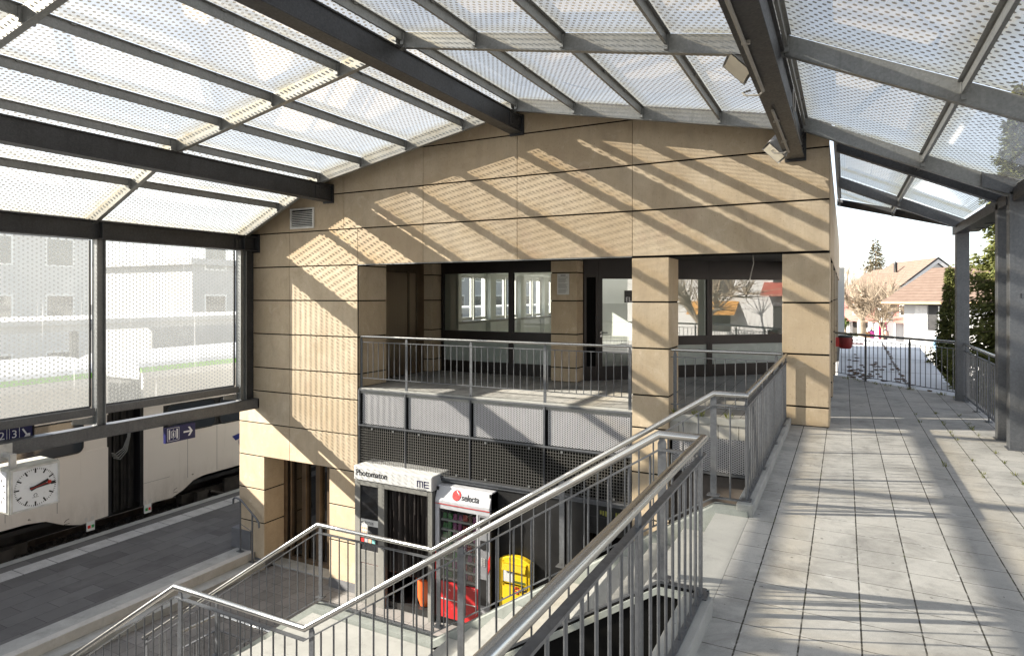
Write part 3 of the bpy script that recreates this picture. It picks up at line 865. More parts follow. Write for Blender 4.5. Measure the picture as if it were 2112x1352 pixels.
# eaves
m = MB(); ibeam(m, -11.45, -11.19, -6.2, 9.70, 2.76, 3.08)
for y in (9.37, 6.46, 3.41, .36): m.box(-11.30, -11.20, y - .006, y + .006, 2.785, 3.055)
eb = m.build('eave_beam', GALVD, CN, bevel=.003, seg=1)
e = MB(); e.box(-11.47, -11.17, 9.70, 9.735, 2.73, 3.11); e.box(-11.30, -11.285, 9.2, 9.68, 2.83, 3.01)
for yy in (9.28, 9.36, 9.5, 9.6):
    for zz in (2.87, 2.96): e.disc((-11.285, yy, zz), (1, 0, 0), .014, 6, 0, .012)
e.build('end_plate', GALVD, eb)
m = MB(); m.box(-11.62, -11.47, -6.2, 9.70, 3.0, 3.08); m.box(-11.62, -11.6, -6.2, 9.70, 3.08, 3.14); m.build('gutter', GALVM, CN)
m = MB(); m.box(1.74, 1.90, -6.2, 9.3, 2.90, 3.06); m.box(1.70, 1.86, 9.45, 13.7, 2.88, 3.02); m.build('eave_beam', GALVD, CN)
m = MB()
for y0, y1 in ((-6.2, 9.3), (9.5, 13.9)):
    m.box(1.90, 2.08, y0, y1, 2.94, 2.955); m.box(2.08, 2.095, y0, y1, 2.94, 3.07); m.box(1.885, 1.90, y0, y1, 2.94, 3.12)
    k = y0 + .4
    while k < y1:
        m.box(1.88, 2.11, k, k + .03, 2.925, 2.94); k += .8
m.build('gutter', GALVD, CN)
# posts on the left, columns on the right
for y in (9.30, 6.39, 3.34, .29, -2.77):
    m = MB(); m.box(-11.395, -11.245, y, y + .012, -.40, 2.76); m.box(-11.395, -11.245, y + .138, y + .15, -.40, 2.76); m.box(-11.327, -11.313, y + .012, y + .138, -.40, 2.76)
    m.build('screen_post', GALV, CN, bevel=.002, seg=1)
    m = MB(); m.prism([(-11.34, y + .15, -.24), (-11.34, y + .15, -.40), (-11.34, y - .35, -.33), (-11.34, y - .35, -.26)][::1], (.01, 0, 0)); m.build('bracket', GALV, CN)
def column(x0, x1, y0, y1, z1, mat):
    m = MB(); tf = .02
    m.box(x0, x1, y0, y0 + tf, 0.004, z1); m.box(x0, x1, y1 - tf, y1, 0.004, z1); m.box((x0 + x1) / 2 - .008, (x0 + x1) / 2 + .008, y0 + tf, y1 - tf, .004, z1)
    m.box(x0, x0 + .012, y0 + tf, y1 - tf, .004, z1)
    o = m.build('column', mat, CN, bevel=.003, seg=1)
    b = MB(); b.box(x0 - .02, x1 + .06, y0 - .02, y1 + .02, .0, .012); b.build('base_plate', mat, o)
    return o
c1 = column(1.715, 2.02, 9.33, 9.50, 3.02, GALVM)
text('graffiti_number', '1312', .085, (1.80, 9.325, 1.80), FRONT, INK, c1, ext=.001)
column(1.70, 1.96, 9.90, 10.06, 2.96, GALVM)
column(1.715, 1.90, 13.33, 13.52, 2.96, GALVM)
column(1.715, 2.02, 3.22, 3.40, 3.02, GALVM); column(1.715, 2.02, -2.9, -2.7, 3.02, GALVM)
for y in (9.40,):
    m = MB(); m.prism([(1.45, y - .07, prof(1.45) - .2), (2.02, y - .07, prof(1.80) - .26), (2.02, y - .07, prof(1.84) - .02), (1.45, y - .07, prof(1.45) - .03)], (0, .10, 0)); m.build('knee_plate', GALVM, CN)

# ------------------------------------------------------------------ dotted glass screen hung on the left side
SCN = thing('glass_screen', 'hanging screen of white dotted glass panes between the platform and the stairs', 'glass screen', (-11.36, 4, 1.3))
ys = [9.30, 6.39, 3.34, .29, -2.77]
m = MB(); m.box(-11.40, -11.37, 9.45, 9.735, -.40, 2.76); m.build('closing_plate', GALVD, SCN)
for y1, y0 in zip(ys, ys[1:]):
    m = MB(); m.quad((-11.425, y0 + .17, -.08), (-11.425, y1 - .03, -.08), (-11.425, y1 - .03, 2.755), (-11.425, y0 + .17, 2.755)); m.build('glass_pane', FSIDE, SCN)
    m = MB(); m.box(-11.44, -11.28, y0 + .16, y1 - .01, -.22, -.205); m.box(-11.44, -11.428, y0 + .16, y1 - .01, -.205, -.07); m.box(-11.30, -11.285, y0 + .16, y1 - .01, -.205, -.09)
    m.build('bottom_rail', GALVM, SCN)
    m = MB(); m.box(-11.44, -11.41, y1 - .035, y1 - .006, -.08, 2.755); m.box(-11.44, -11.41, y0 + .153, y0 + .175, -.08, 2.755); m.build('gasket', BLACKM, SCN)
LB = MB(); LB.box(-11.40, -11.20, -6.2, 9.735, -.412, -.40); LB.box(-11.40, -11.20, -6.2, 9.735, -.612, -.60); LB.box(-11.212, -11.20, -6.2, 9.735, -.60, -.412); LB.box(-11.40, -11.2, 9.7, 9.737, -.60, -.412)
LB.build('lower_beam', GALVM, CN, bevel=.003, seg=1)

# ------------------------------------------------------------------ floodlights and conduit under the right purlin
def floodlight(loc, label):
    t = thing('floodlight', label, 'floodlight', loc, 'floodlights under the purlin')
    o = V(loc); x, y, z = o
    # tapered housing pointing down and towards -X / -Y
    ax = V((-.66, -.22, -.72)).normalized(); s = V((.3, -.95, 0)); s = (s - ax * s.dot(ax)).normalized(); u = ax.cross(s)
    def ring(d, a, b): return [o + ax * d + s * (a * i) + u * (b * j) for i, j in ((-1, -1), (1, -1), (1, 1), (-1, 1))]
    m = MB(); r0, r1, r2, r3 = ring(-.05, .11, .06), ring(.02, .16, .10), ring(.13, .19, .14), ring(.155, .205, .15)
    for a, b in ((r0, r1), (r1, r2), (r2, r3)):
        m.add(a + b, [(i, (i + 1) % 4, 4 + (i + 1) % 4, 4 + i) for i in range(4)])
    m.add(r0, [(3, 2, 1, 0)])
    for k in range(5):
        q = -.10 + k * .05
        m.obox(o + ax * -.05 + s * q - u * .05, s * .008, u * .10, ax * .06)
    m.build('housing', LAMPG, t, bevel=.004)
    m = MB(); r4 = ring(.158, .18, .125); m.add(r4, [(0, 1, 2, 3)]); m.build('lens', LAMPGL, t)
    m = MB()
    for i in (-1, 1):
        m.obox(o + s * (.21 * i) - u * .02 + ax * .05, s * .006 * i, u * .04, V((0, 0, .20)))
    m.obox(o + s * -.216 - u * .02 + ax * .05 + V((0, 0, .19)), s * .432, u * .04, V((0, 0, .008)))
    m.build('bracket', LAMPG, t)
    m = MB(); m.obox(o + ax * -.03 + s * -.07 + u * .085, s * .14, u * .07, ax * .12); m.build('ballast_box', VENDW, t, bevel=.006)
    return t
floodlight((-.83, 6.60, 4.13), 'grey floodlight under the purlin, the larger one nearer the stairs')
floodlight((-.74, 9.28, 3.83), 'grey floodlight under the purlin end, close to the stone facade')
cp = MB(); cp.tube([(-.66, -6, 3.672), (-.66, 6.25, 3.672)], .016, 8); cp.tube([(-.645, 6.95, 3.672), (-.645, 9.05, 3.672)], .016, 8)
for y in (1, 3, 5, 7.4, 8.4): cp.box(-.68, -.62, y, y + .03, 3.664, 3.69)
o = cp.build('conduit_pipe', CABLE, label='thin grey conduit pipe fixed under the dark purlin between the floodlights', cat='conduit')
cb = MB()
for (y, z0) in ((6.3, 3.67), (9.02, 3.67)):
    cb.tube([(-.66, y - .05, z0), (-.70, y + .02, z0 - .01), (-.82, y + .05, z0 + .01), (-.86, y + .12, z0 + .06), (-.80, y + .2, z0 + .10)], .009, 6)
q = [(-.47, 7.3 + .18 * math.sin(k * .7) + .004 * k, 3.86 + .10 * math.cos(k * .7)) for k in range(26)]
cb.tube(q, .006, 5); cb.tube([(-.49, 7.3, 3.78), (-.49, 8.2, 3.74), (-.49, 9.0, 3.74)], .006, 5)
cb.build('floodlight_cable', CABLE, label='loose loops of pale cable beside the floodlights on the purlin', cat='cable')
dc = MB(); k0 = V((-1.19, 9.95, 2.40))
dc.tube([k0, k0 + V((.01, 0, -.12)), k0 + V((-.02, 0, -.25)), k0 + V((-.04, 0, -.36)), k0 + V((-.10, 0, -.45)), k0 + V((-.15, 0, -.47))], .008, 6)
dc.tube([k0 + V((-.15, 0, -.47)), k0 + V((-.17, 0, -.47))], .014, 6)
dc.build('hanging_cable', CABLE, label='white cable end dangling from the recess ceiling between two stone piers', cat='cable')
# ------------------------------------------------------------------ stairs
ST = thing('staircase', 'pale concrete staircase with a middle landing going down to the lower floor', 'staircase', (-4.5, 4.7, ZL))
R = 4.03 / 24; T1 = (3.85 - .95) / 10.0; 
ZM = -11 * R
T1 = 2.90 / 11; X1 = -.95
YA, YB_ = 3.86, 5.50
m = MB()
pts = [(X1, 0.0)]
prof_pts = []
x, z = X1, 0.0
for i in range(11):
    z -= R; prof_pts += [(x, z + R), (x, z)]; x -= T1
prof_pts += [(-5.45, z)]
x = -5.45
for i in range(13):
    z -= R; prof_pts += [(x, z + R), (x, z)]; x -= .262
prof_pts.append((x, z))
# profile with a soffit below
bot = [(-8.86, ZL - .02), (-8.2, ZL - .02), (-5.35, ZM - .25), (-3.85, ZM - .25), (X1, -.35)]
clean = [prof_pts[0]]
for p in prof_pts[1:]:
    if abs(p[0] - clean[-1][0]) + abs(p[1] - clean[-1][1]) > 1e-5: clean.append(p)
# split into quads columns so faces stay planar and simple
def soff(x):
    if x > -3.85: return -.35 + (ZM - .25 + .35) * (X1 - x) / (X1 + 3.85)
    if x > -5.35: return ZM - .25
    return max(ZL - .0, ZM - .25 + (ZL - ZM + .25) * (-5.35 - x) / 2.85)
x, z = X1, 0
for i in range(11):
    z -= R; x2 = x - T1 if i < 10 else -5.45
    if i < 10: m.box(x2, x, YA, YB_, min(soff(x2), soff(x)) if False else soff(x2), z)
    else: m.box(x2, x, YA, YB_, ZM - .25, z)
    x = x2
for i in range(12):
    z -= R; x2 = x - .262
    m.box(x2, x, YA, YB_, min(z - .02, soff(x2)), z); x = x2
m.build('steps', CONCL, ST, bevel=.006, seg=1)
def stringer(y0, y1, name, dp=1.0, mat=None):
    m = MB(); up = .045
    line = [(-.70, up), (-.98, up), (-3.83, ZM + up), (-5.50, ZM + up), (-8.60, ZL + .14)]
    low = [(-8.60, ZL), (-8.15, ZL), (-5.42, ZM - .27), (-3.85, ZM - .27), (-.95, -.38), (-.70, -.38)]
    def sec(a, b, c, d):
        m.prism([(a[0], y0, a[1]), (b[0], y0, b[1]), (c[0], y0, c[1]), (d[0], y0, d[1])], (0, y1 - y0, 0))
    sec(line[0], line[1], (-.98, .13 - .53 * dp), (-.70, .13 - .51 * dp)); sec(line[1], line[2], (-3.83, ZM + .13 - .40 * dp), (-.98, .13 - .53 * dp))
    sec(line[2], line[3], (-5.50, ZM + .13 - .40 * dp), (-3.83, ZM + .13 - .40 * dp)); sec(line[3], line[4], (-8.60, ZL), (-5.50, ZM + .13 - .40 * dp))
    return m.build(name, CONCG, ST)
stringer(5.504, 5.66, 'stringer'); stringer(3.74, 3.856, 'stringer', .09)
m = MB(); m.prism([(-.70, 3.765, .09), (-.98, 3.765, .09), (-3.83, 3.765, ZM + .09), (-5.5, 3.765, ZM + .09), (-8.4, 3.765, ZL + .1), (-8.4, 3.765, ZL), (-.70, 3.765, ZL)], (0, .06, 0)); m.build('under_stair_shade_panel', VOID, ST)  # near-black sheet stands in for the deep shade under the stairs
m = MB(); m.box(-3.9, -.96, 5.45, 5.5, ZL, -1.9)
m.prism([(-.96, 5.47, -1.9), (-3.9, 5.47, -1.9), (-3.84, 5.47, ZM - .26), (-.96, 5.47, -.37)], (0, .03, 0)); m.build('under_stair_shade_panel', VOID, ST)  # same painted shade, closing the far side under the flight

# ------------------------------------------------------------------ railings
def rail_thing(name, label, path, H=1.0, posts=(), spacing=.125, group=None, low=.10, top=.885, hr=.0245, jump=(), cat='railing', brad=.0075, skip=0.12):
    """path: floor polyline. posts: distances along plan length (or list of xyz floor points)"""
    P = [V(p) for p in path]
    t = thing(name, label, cat, tuple(P[0]), group)
    m = MB(); m.tube([p + V((0, 0, H - hr)) for p in P], hr, 14); m.build('handrail', STAIN, t)
    m = MB(); m.bar([p + V((0, 0, top)) for p in P], .035, .012); m.build('top_bar', GALVM, t)
    m = MB(); m.bar([p + V((0, 0, low)) for p in P], .035, .012); m.build('bottom_bar', GALVM, t)
    segs = []; tot = 0
    for a, b in zip(P, P[1:]):
        l = (V((b.x, b.y, 0)) - V((a.x, a.y, 0))).length; segs.append((tot, l, a, b)); tot += l
    def at(s):
        for s0, l, a, b in segs:
            if s <= s0 + l + 1e-6: return a + (b - a) * ((s - s0) / l), (b - a)
        return P[-1], P[-1] - P[-2]
    protop = None
    for s, base in posts:
        p, d = at(s); d = V((d.x, d.y, 0)).normalized(); n = V((d.y, -d.x, 0))
        w, th = .05, .014
        m = MB(); z0 = p.z + base
        m.obox(V((p.x, p.y, z0)) - d * w / 2 - n * th / 2, d * w, n * th, V((0, 0, top - .006 - base)))
        # neck: tapered shoulder plus pin up to the handrail
        q = V((p.x, p.y, p.z + top - .006))
        m.prism([q - d * w / 2 - n * th / 2, q + d * w / 2 - n * th / 2, q + d * w / 2 - n * th / 2 + V((0, 0, .045)), q + d * .012 - n * th / 2 + V((0, 0, H - top - .04)), q - d * .012 - n * th / 2 + V((0, 0, H - top - .04)), q - d * w / 2 - n * th / 2 + V((0, 0, .045))], n * th)
        if base >= -.01: m.obox(V((p.x, p.y, z0)) - d * .05 - n * .04, d * .1, n * .08, V((0, 0, .008)))
        m.build('post', GALVM, t)
    ps = [s for s, _ in posts]
    k = int(tot / spacing); proto = None
    for i in range(k + 1):
        s = spacing * (i + .5)
        if s > tot - .02 or any(abs(s - q) < .045 for q in ps): continue
        p, d = at(s)
        if proto is None:
            m = MB(); m.tube([p + V((0, 0, low)), p + V((0, 0, top))], brad, 8); proto = m.build('baluster', GALVM, t); pp = p
        else:
            copypart(proto, t, p - pp)
    return t
XA = -.725
far_path = [(XA, 9.70, 0), (XA, 5.60, 0), (-.98, 5.60, 0), (-3.85, 5.60, ZM), (-5.47, 5.60, ZM), (-8.75, 5.60, ZL + .05)]
rail_thing('stair_railing', 'far stair railing, from the stone pier down past the booth to the lower floor', far_path,
           posts=[(.04, .1), (.62, .1), (1.73, .1), (2.95, .1), (4.07, .1), (4.36, .12), (5.75, .14), (7.15, .14), (8.80, .14), (10.6, .14), (12.05, .14)], group='stair railings', spacing=.13)
near_path = [(XA, .35, 0), (XA, 3.80, 0), (-.98, 3.80, 0), (-3.85, 3.80, ZM), (-5.47, 3.80, ZM), (-8.75, 3.80, ZL + .05)]
rail_thing('stair_railing', 'near stair railing with thick tube closest to the viewer, turning down the steps', near_path,
           posts=[(.85, .1), (2.13, .1), (3.37, .1), (3.69, .12), (5.1, .14), (6.5, .14), (8.12, .14), (9.9, .14), (11.4, .14)], group='stair railings', spacing=.132)
bp = [(-8.46, D + .07, 0), (-2.96, D + .07, 0)]
rail_thing('balcony_railing', 'long railing along the balcony edge above the perforated panels', bp, H=1.03, posts=[(.03, -.70), (1.12, -.70), (2.54, -.70), (3.99, -.70), (5.46, -.70)], spacing=.1283, low=.2, top=.90, group='balcony railings', hr=.023)
rail_thing('balcony_railing', 'short railing between the two front stone piers above weeds', [(-2.36, D + .1, 0), (-.79, D + .1, 0)], H=1.0, posts=[(.06, -.05), (1.5, -.05)], spacing=.145, low=.15, top=.87, group='balcony railings', hr=.023)
# guard rails on the right of the walkway
rail_thing('walkway_railing', 'skewed railing at the far end of the walkway before the pale flat roof', [(-.17, 16.15, 0), (1.80, 13.72, 0)], posts=[(.9, 0), (2.05, 0)], spacing=.118, low=.09, top=.86, group='walkway railings')
rail_thing('walkway_railing', 'walkway railing between the far column and the twin columns, dark trees behind', [(1.83, 13.30, 0), (1.83, 10.12, 0)], posts=[(.08, 0), (1.15, 0), (2.05, 0)], spacing=.125, low=.09, top=.86, group='walkway railings')
rail_thing('walkway_railing', 'very short piece of railing in the gap between the twin grey columns', [(1.86, 9.88, 0), (1.86, 9.52, 0)], posts=[(.05, .1)], spacing=.1, low=.09, top=.86, group='walkway railings')
rail_thing('walkway_railing', 'walkway railing cut by the picture edge in front of the nearest grey column', [(1.92, 9.30, 0), (1.92, 3.5, 0)], posts=[(.06, .1), (1.2, 0), (2.5, 0), (3.9, 0)], spacing=.125, low=.09, top=.86, group='walkway railings')
# low guard rail near the foot of the stairs
gp = [(-7.10, 6.40, ZL), (-8.24, 6.40, ZL), (-8.24, 5.75, ZL)]
rail_thing('guard_rail', 'small tubular guard rail on the lower floor behind the foot of the stairs', gp, posts=[(.1, 0), (1.14, 0), (1.75, 0)], spacing=.16, H=1.15, top=.9)
# little handrail by the platform steps
t = thing('step_handrail', 'bent steel handrail on two posts beside the lower left stone pier', 'handrail', (-11.6, 9.62, ZP))
m = MB(); yy = 9.6
m.tube([(-11.84, yy, -2.72), (-11.84, yy, -2.63), (-11.80, yy, -2.59), (-11.74, yy, -2.585), (-11.60, yy, -2.61), (-11.14, yy, -2.93), (-11.05, yy, -3.02), (-11.04, yy, -3.12)], .021, 12); m.build('handrail', GALVM, t)
for x, z0, z1 in ((-11.62, ZP, -2.6), (-11.25, -3.885, -2.86)):
    m = MB(); m.tube([(x, yy, z0), (x, yy, z1)], .02, 10); m.box(x - .07, x + .07, yy - .05, yy + .05, z0, z0 + .012); m.build('post', GALVM, t)
m = MB(); m.tube([(-11.62, yy, -3.13), (-11.25, yy, -3.24)], .007, 6); m.build('middle_bar', GALVM, t)
# balcony weeds
gw = MB()
def tuft(mb, x, y, z, n, h, sp=.05):
    for i in range(n):
        a = random.uniform(0, 6.28); r = random.uniform(0, sp); hh = h * random.uniform(.5, 1); l = random.uniform(.2, .7) * hh
        bx, by = x + r * math.cos(a), y + r * math.sin(a); w = .003
        c, s = math.cos(a), math.sin(a)
        mb.add([(bx - s * w, by + c * w, z), (bx + s * w, by - c * w, z), (bx + c * l * .5 + s * w * .7, by + s * l * .5 - c * w * .7, z + hh * .7), (bx + c * l, by + s * l, z + hh)], [(0, 1, 2), (0, 2, 3)])
for x in (-2.28, -1.98, -1.9, -1.5, -1.12, -1.05): tuft(gw, x, D + .06, .0, 26, .11)
for i in range(26): tuft(gw, random.choice([.66 + .2892, 1.24, 1.53, 1.24]) + random.uniform(-.01, .01), random.uniform(6.5, 12), 0, 9, .045, .03)
for i in range(22):
    q = random.random(); tuft(gw, -.1 + 1.9 * q, 16.0 - 2.3 * q + random.uniform(-.2, .05), 0, 8, .06, .05)
gw.build('grass', GRASS, kind='stuff', label='small tufts of weeds growing in the paving joints and balcony edge', cat='weeds')
# ------------------------------------------------------------------ train
TX = -15.6
TR = thing('passenger_train', 'white regional train with dark windows standing at the platform', 'train', (-17, 9.5, -4.2))
def arc_pts(y0, y1, zb, zt, n=14):
    """wheel-arch cut-out from (y0,zb) over the top zt to (y1,zb), flat topped"""
    out = []
    for i in range(n + 1):
        f = i / n; y = y0 + (y1 - y0) * f
        e = min(f, 1 - f) * 2
        s = min(1, e / .38); s = s * s * (3 - 2 * s)
        out.append((y, zb + (zt - zb) * s))
    return out
def car(y0, y1, arches):
    low = [(y0, -3.44)]
    for a in arches: low += arc_pts(a[0], a[1], -3.46, -3.10)
    low.append((y1, -3.44))
    # side panel below the window band: strips between the lower outline and the belt line
    m = MB(); zt = -1.80
    for (ya, za), (yb, zb) in zip(low, low[1:]):
        if yb - ya > 1e-4: m.prism([(TX, ya, za), (TX, yb, zb), (TX, yb, zt), (TX, ya, zt)], (-.08, 0, 0))
    body = m.build('car_body', TRAINW, TR)
    m = MB(); prof_ = [(TX, -.98), (TX, -.26), (-15.68, -.07), (-15.85, .03), (-16.1, .14), (-17.0, .26), (-17.9, .26), (-18.6, .05), (-18.6, -3.4), (-18.5, -3.4), (-18.5, -.98)]
    up = [(TX, -1.03), (TX, -.28), (-15.66, -.12), (-15.7, -.12), (-15.7, -1.03)]
    m.prism([(x, y0, z) for x, z in up], (0, y1 - y0, 0)); m.build('cantrail', TRAINW, TR)
    m = MB(); m.prism([(x, y0, z) for x, z in [(-15.66, -.12), (-15.72, -.0), (-15.8, -.0), (-15.8, -.12)]], (0, y1 - y0, 0)); m.build('green_stripe', GREENS, TR)
    m = MB(); m.prism([(x, y0, z) for x, z in [(-15.72, 0), (-15.9, .08), (-16.2, .16), (-17.0, .27), (-17.9, .27), (-18.6, .05), (-18.6, -.3), (-15.8, -.3)]], (0, y1 - y0, 0)); m.build('roof', TRAINR, TR)
    m = MB(); m.box(-18.6, -18.5, y0, y1, -3.4, -.3); m.box(-18.5, -15.7, y0, y0 + .05, -3.4, -.3); m.box(-18.5, -15.7, y1 - .05, y1, -3.4, -.3); m.box(-18.5, -15.7, y0 + .05, y1 - .05, -3.3, -3.2); m.build('car_shell', TRAIND, TR)
    return body
car(-22, 9.12, [(3.4, 8.5)])
car(9.99, 40, [(10.75, 15.2)])
def twin(y0, y1, blank=False):
    m = MB()   # dark window band piece with a rounded frame and the pane
    z0, z1 = -1.79, -1.04; r = .14; n = 6
    pts = []
    for cy, cz, a0 in ((y1 - r, z1 - r, 0), (y0 + r, z1 - r, 90), (y0 + r, z0 + r, 180), (y1 - r, z0 + r, 270)):
        for i in range(n + 1):
            a = rad(a0 + 90 * i / n); pts.append((TX + .004, cy + r * math.cos(a), cz + r * math.sin(a)))
    m.tube(pts + [pts[0]], .018, 6, caps=False)
    f = m.build('window_frame', RUBBER, TR)
    p = MB(); p.prism([(TX + .002, y, z) for _, y, z in pts], (-.012, 0, 0)); p.build('window_pane', TGLASS, f)
def mk_tglass():
    t = NT('train_window_glass')
    c = t.mix(t.noise(.8, 4), (.025, .03, .035), (.05, .055, .065))
    return t.done(t.bsdf(c, .06, 0, .9))
TGLASS = mk_tglass()
m = MB(); m.box(TX - .05, TX - .012, -22, 9.12, -1.80, -1.03); m.build('window_band', TRAINW, TR)
m = MB(); m.box(TX - .05, TX - .012, 9.99, 10.52, -1.80, -1.03); m.build('window_band', TRAINW, TR)
m = MB(); m.box(TX - .05, TX - .012, 10.52, 40, -1.80, -1.03); m.build('window_band', TRAIND, TR)
twin(10.62, 12.05); twin(12.20, 13.7); twin(5.9, 8.55); twin(3.0, 5.6)
m = MB()
for i in range(9): 
    y = 9.14 + i * .094; m.box(-16.9, -15.95 + .05 * (i % 2), y, y + .05, -3.5, -.35)
m.box(-16.9, -16.0, 9.1, 10.0, -3.5, -.4); m.build('gangway', RUBBER, TR)
m = MB()
for k in range(4): m.tube([(-15.85, 9.3 + .03 * k, -2.0 - .05 * k), (-15.82, 9.42 + .04 * k, -2.06 - .05 * k), (-15.8, 9.6 + .03 * k, -1.95 - .03 * k), (-15.82, 9.72 + .02 * k, -1.7), (-15.85, 9.78 + .02 * k, -1.3)], .012, 6)
m.build('hose', simple('grey_hose', (.20, .20, .19), .6), TR)
m = MB(); m.box(TX - .03, TX - .005, 9.10, 9.20, -3.44, -.9); m.box(TX - .03, TX - .005, 9.90, 9.99, -3.44, -.9); m.build('end_post', TRAIND, TR)
for yc in (6.0, 12.9, -8):
    m = MB()
    for yy in (yc - 1.1, yc + 1.1):
        for xx in (-16.35, -17.79): m.disc((xx, yy, -3.78), (1, 0, 0), .42, 28, 0, .12)
        m.box(-15.95, -15.8, yy - .16, yy + .16, -3.95, -3.6)
    m.box(-16.15, -15.98, yc - 1.6, yc + 1.6, -3.85, -3.6); m.box(-15.95, -15.85, yc - .35, yc + .35, -4.0, -3.45)
    m.tube([(-15.9, yc - .8, -3.7), (-15.9, yc - .3, -3.9), (-15.9, yc + .3, -3.9), (-15.9, yc + .8, -3.7)], .04, 8)
    m.build('bogie', UNDER, TR)
m = MB(); m.box(-18.4, -15.75, -22, 9.0, -3.95, -3.45) if False else m.box(-18.4, -16.9, -22, 40, -3.9, -3.3); m.build('underframe', UNDER, TR)
for (y, a, b) in ((8.72, REDP, simple('green_label', (.05, .30, .08), .5)), (10.10, simple('green_label_two', (.05, .30, .08), .5), REDP)):
    m = MB(); m.box(TX - .02, TX + .006, y - .09, y + .09, -3.66, -3.44); m.box(TX + .006, TX + .009, y - .07, y - .005, -3.60, -3.53, 1); m.box(TX + .006, TX + .009, y + .015, y + .07, -3.60, -3.53, 2)
    m.build('coupling_label', [PAPER, a, b], TR)
text('car_number', '4L', .07, (TX + .003, 7.42, -3.02), SIDE, CHAR, TR)
text('car_number', '4R', .055, (TX + .003, 11.32, -3.0), SIDE, CHAR, TR)
for y in (8.2, 10.85):
    m = MB(); m.tube([(TX + .004, y - .05, -3.30), (TX + .004, y - .02, -3.26), (TX + .004, y + .05, -3.24)], .006, 5); m.box(TX + .001, TX + .004, y - .06, y + .06, -3.35, -3.338); m.build('jack_mark', CHAR, TR)
for y in (8.62, 8.76, 10.02, 10.16):
    m = MB(); m.box(TX + .001, TX + .003, y - .035, y + .035, -3.42, -3.34); m.build('socket_cover', simple('pale_cover', (.50, .47, .44), .5), TR)
m = MB()
for y in (7.0, 8.0, 11.2, 12.1, 13.0, 5.0): m.box(TX - .001, TX + .0015, y, y + .008, -3.05 if y > 7.5 else -2.95, -1.82)
for z in (-2.9,): m.box(TX - .001, TX + .0015, 9.99, 10.7, z, z + .006)
m.build('panel_seam', CHAR, TR)
# blue emblem: a ring with a horn shaped tail
m = MB()
c = V((TX + .004, 13.02, -2.42))
ring = [c + V((0, .19 * math.cos(rad(a)), .19 * math.sin(rad(a)))) for a in range(110, 400, 12)]
for a, b in zip(ring, ring[1:]):
    ia, ib = c + (a - c) * .55, c + (b - c) * .55
    m.prism([a, b, ib, ia], (.003, 0, 0))
m.prism([c + V((0, -.42, .20)), c + V((0, -.05, .27)), c + V((0, -.06, .12)), c + V((0, -.30, .06))], (.003, 0, 0))
m.build('emblem', TBLUE, TR)

# ------------------------------------------------------------------ station clock
CK = thing('station_clock', 'square white station clock with black bars and red second hand hanging from the beam', 'clock', (-11.1, 5.25, -1.08))
x0, x1, y0, y1, z0, z1 = -11.42, -10.87, 4.93, 5.62, -1.42, -.75
m = MB(); m.box(x0, x1, y0, y1, z0, z1); m.build('case', CASE, CK, bevel=.018)
m = MB()
for a, b, c, d in ((y0 + .015, y1 - .015, z1 - .035, z1 - .012), (y0 + .015, y1 - .015, z0 + .012, z0 + .035), (y0 + .015, y0 + .038, z0 + .035, z1 - .035), (y1 - .038, y1 - .015, z0 + .035, z1 - .035)):
    m.box(x1 + .0005, x1 + .018, a, b, c, d)
m.build('rim', LAMPG, CK)
fx = x1 + .002
m = MB(); m.box(x1 + .0002, fx, y0 + .036, y1 - .036, z0 + .034, z1 - .034); m.build('dial', CREAM, CK)
cy, cz = (y0 + y1) / 2, (z0 + z1) / 2
def dialbars(axis):
    m = MB()
    for i in range(60):
        a = 2 * math.pi * i / 60; big = i % 5 == 0
        r1, r0, w = .285, (.215 if big else .262), (.022 if big else .008)
        d = V((0, math.sin(a), math.cos(a))); n = V((0, math.cos(a), -math.sin(a)))
        c = V((fx, cy, cz))
        m.obox(c + d * r0 - n * w / 2, d * (r1 - r0), n * w, V((.002, 0, 0)))
    return m
dialbars(0).build('minute_marks', INK, CK)
def hand(ang, r0, r1, w0, w1, d0, mat, name, disc=None):
    a = rad(ang); d = V((0, math.sin(a), math.cos(a))); n = V((0, math.cos(a), -math.sin(a))); c = V((fx + d0, cy, cz))
    m = MB(); m.prism([c - d * r0 - n * w0 / 2, c + d * r1 - n * w1 / 2, c + d * r1 + n * w1 / 2, c - d * r0 + n * w0 / 2], (.003, 0, 0))
    if disc: m.disc(c + d * disc, (1, 0, 0), .027, 20, 0, .003)
    m.build(name, mat, CK)
hand(68, .07, .19, .05, .042, .004, INK, 'hour_hand'); hand(85, .08, .27, .042, .034, .009, INK, 'minute_hand'); hand(79, .08, .20, .008, .006, .014, simple('clock_red', (.45, .03, .02), .5), 'second_hand', .19)
m = MB(); c = V((fx + .001, cy, cz - .12)); rg = [c + V((0, .022 * math.cos(rad(a)), .022 * math.sin(rad(a)))) for a in range(-60, 241, 20)]; m.tube(rg, .004, 5); m.box(fx + .001, fx + .002, cy - .045, cy + .045, cz - .155, cz - .150); m.build('maker_mark', INK, CK)
m = MB(); m.box(x0 + .06, x1 - .06, y0 - .012, y0 - .002, z0 + .04, z1 - .04); m.build('side_dial', CREAM, CK)
m = MB()
for i in range(12):
    a = 2 * math.pi * i / 12; d = V((math.sin(a), 0, math.cos(a))); n = V((math.cos(a), 0, -math.sin(a))); c = V(((x0 + x1) / 2, y0 - .014, cz)); m.obox(c + d * .155 - n * .009, d * .05, n * .018, V((0, .002, 0)))
m.build('side_marks', INK, CK)
m = MB(); m.tube([(-11.2, 5.02, -.58), (-10.98, 5.02, -.58)], .045, 14); m.box(-11.0, -10.94, 4.98, 5.06, -.76, -.545); m.box(-11.20, -11.188, 4.92, 5.12, -.68, -.42); m.build('hanger', LAMPG, CK)

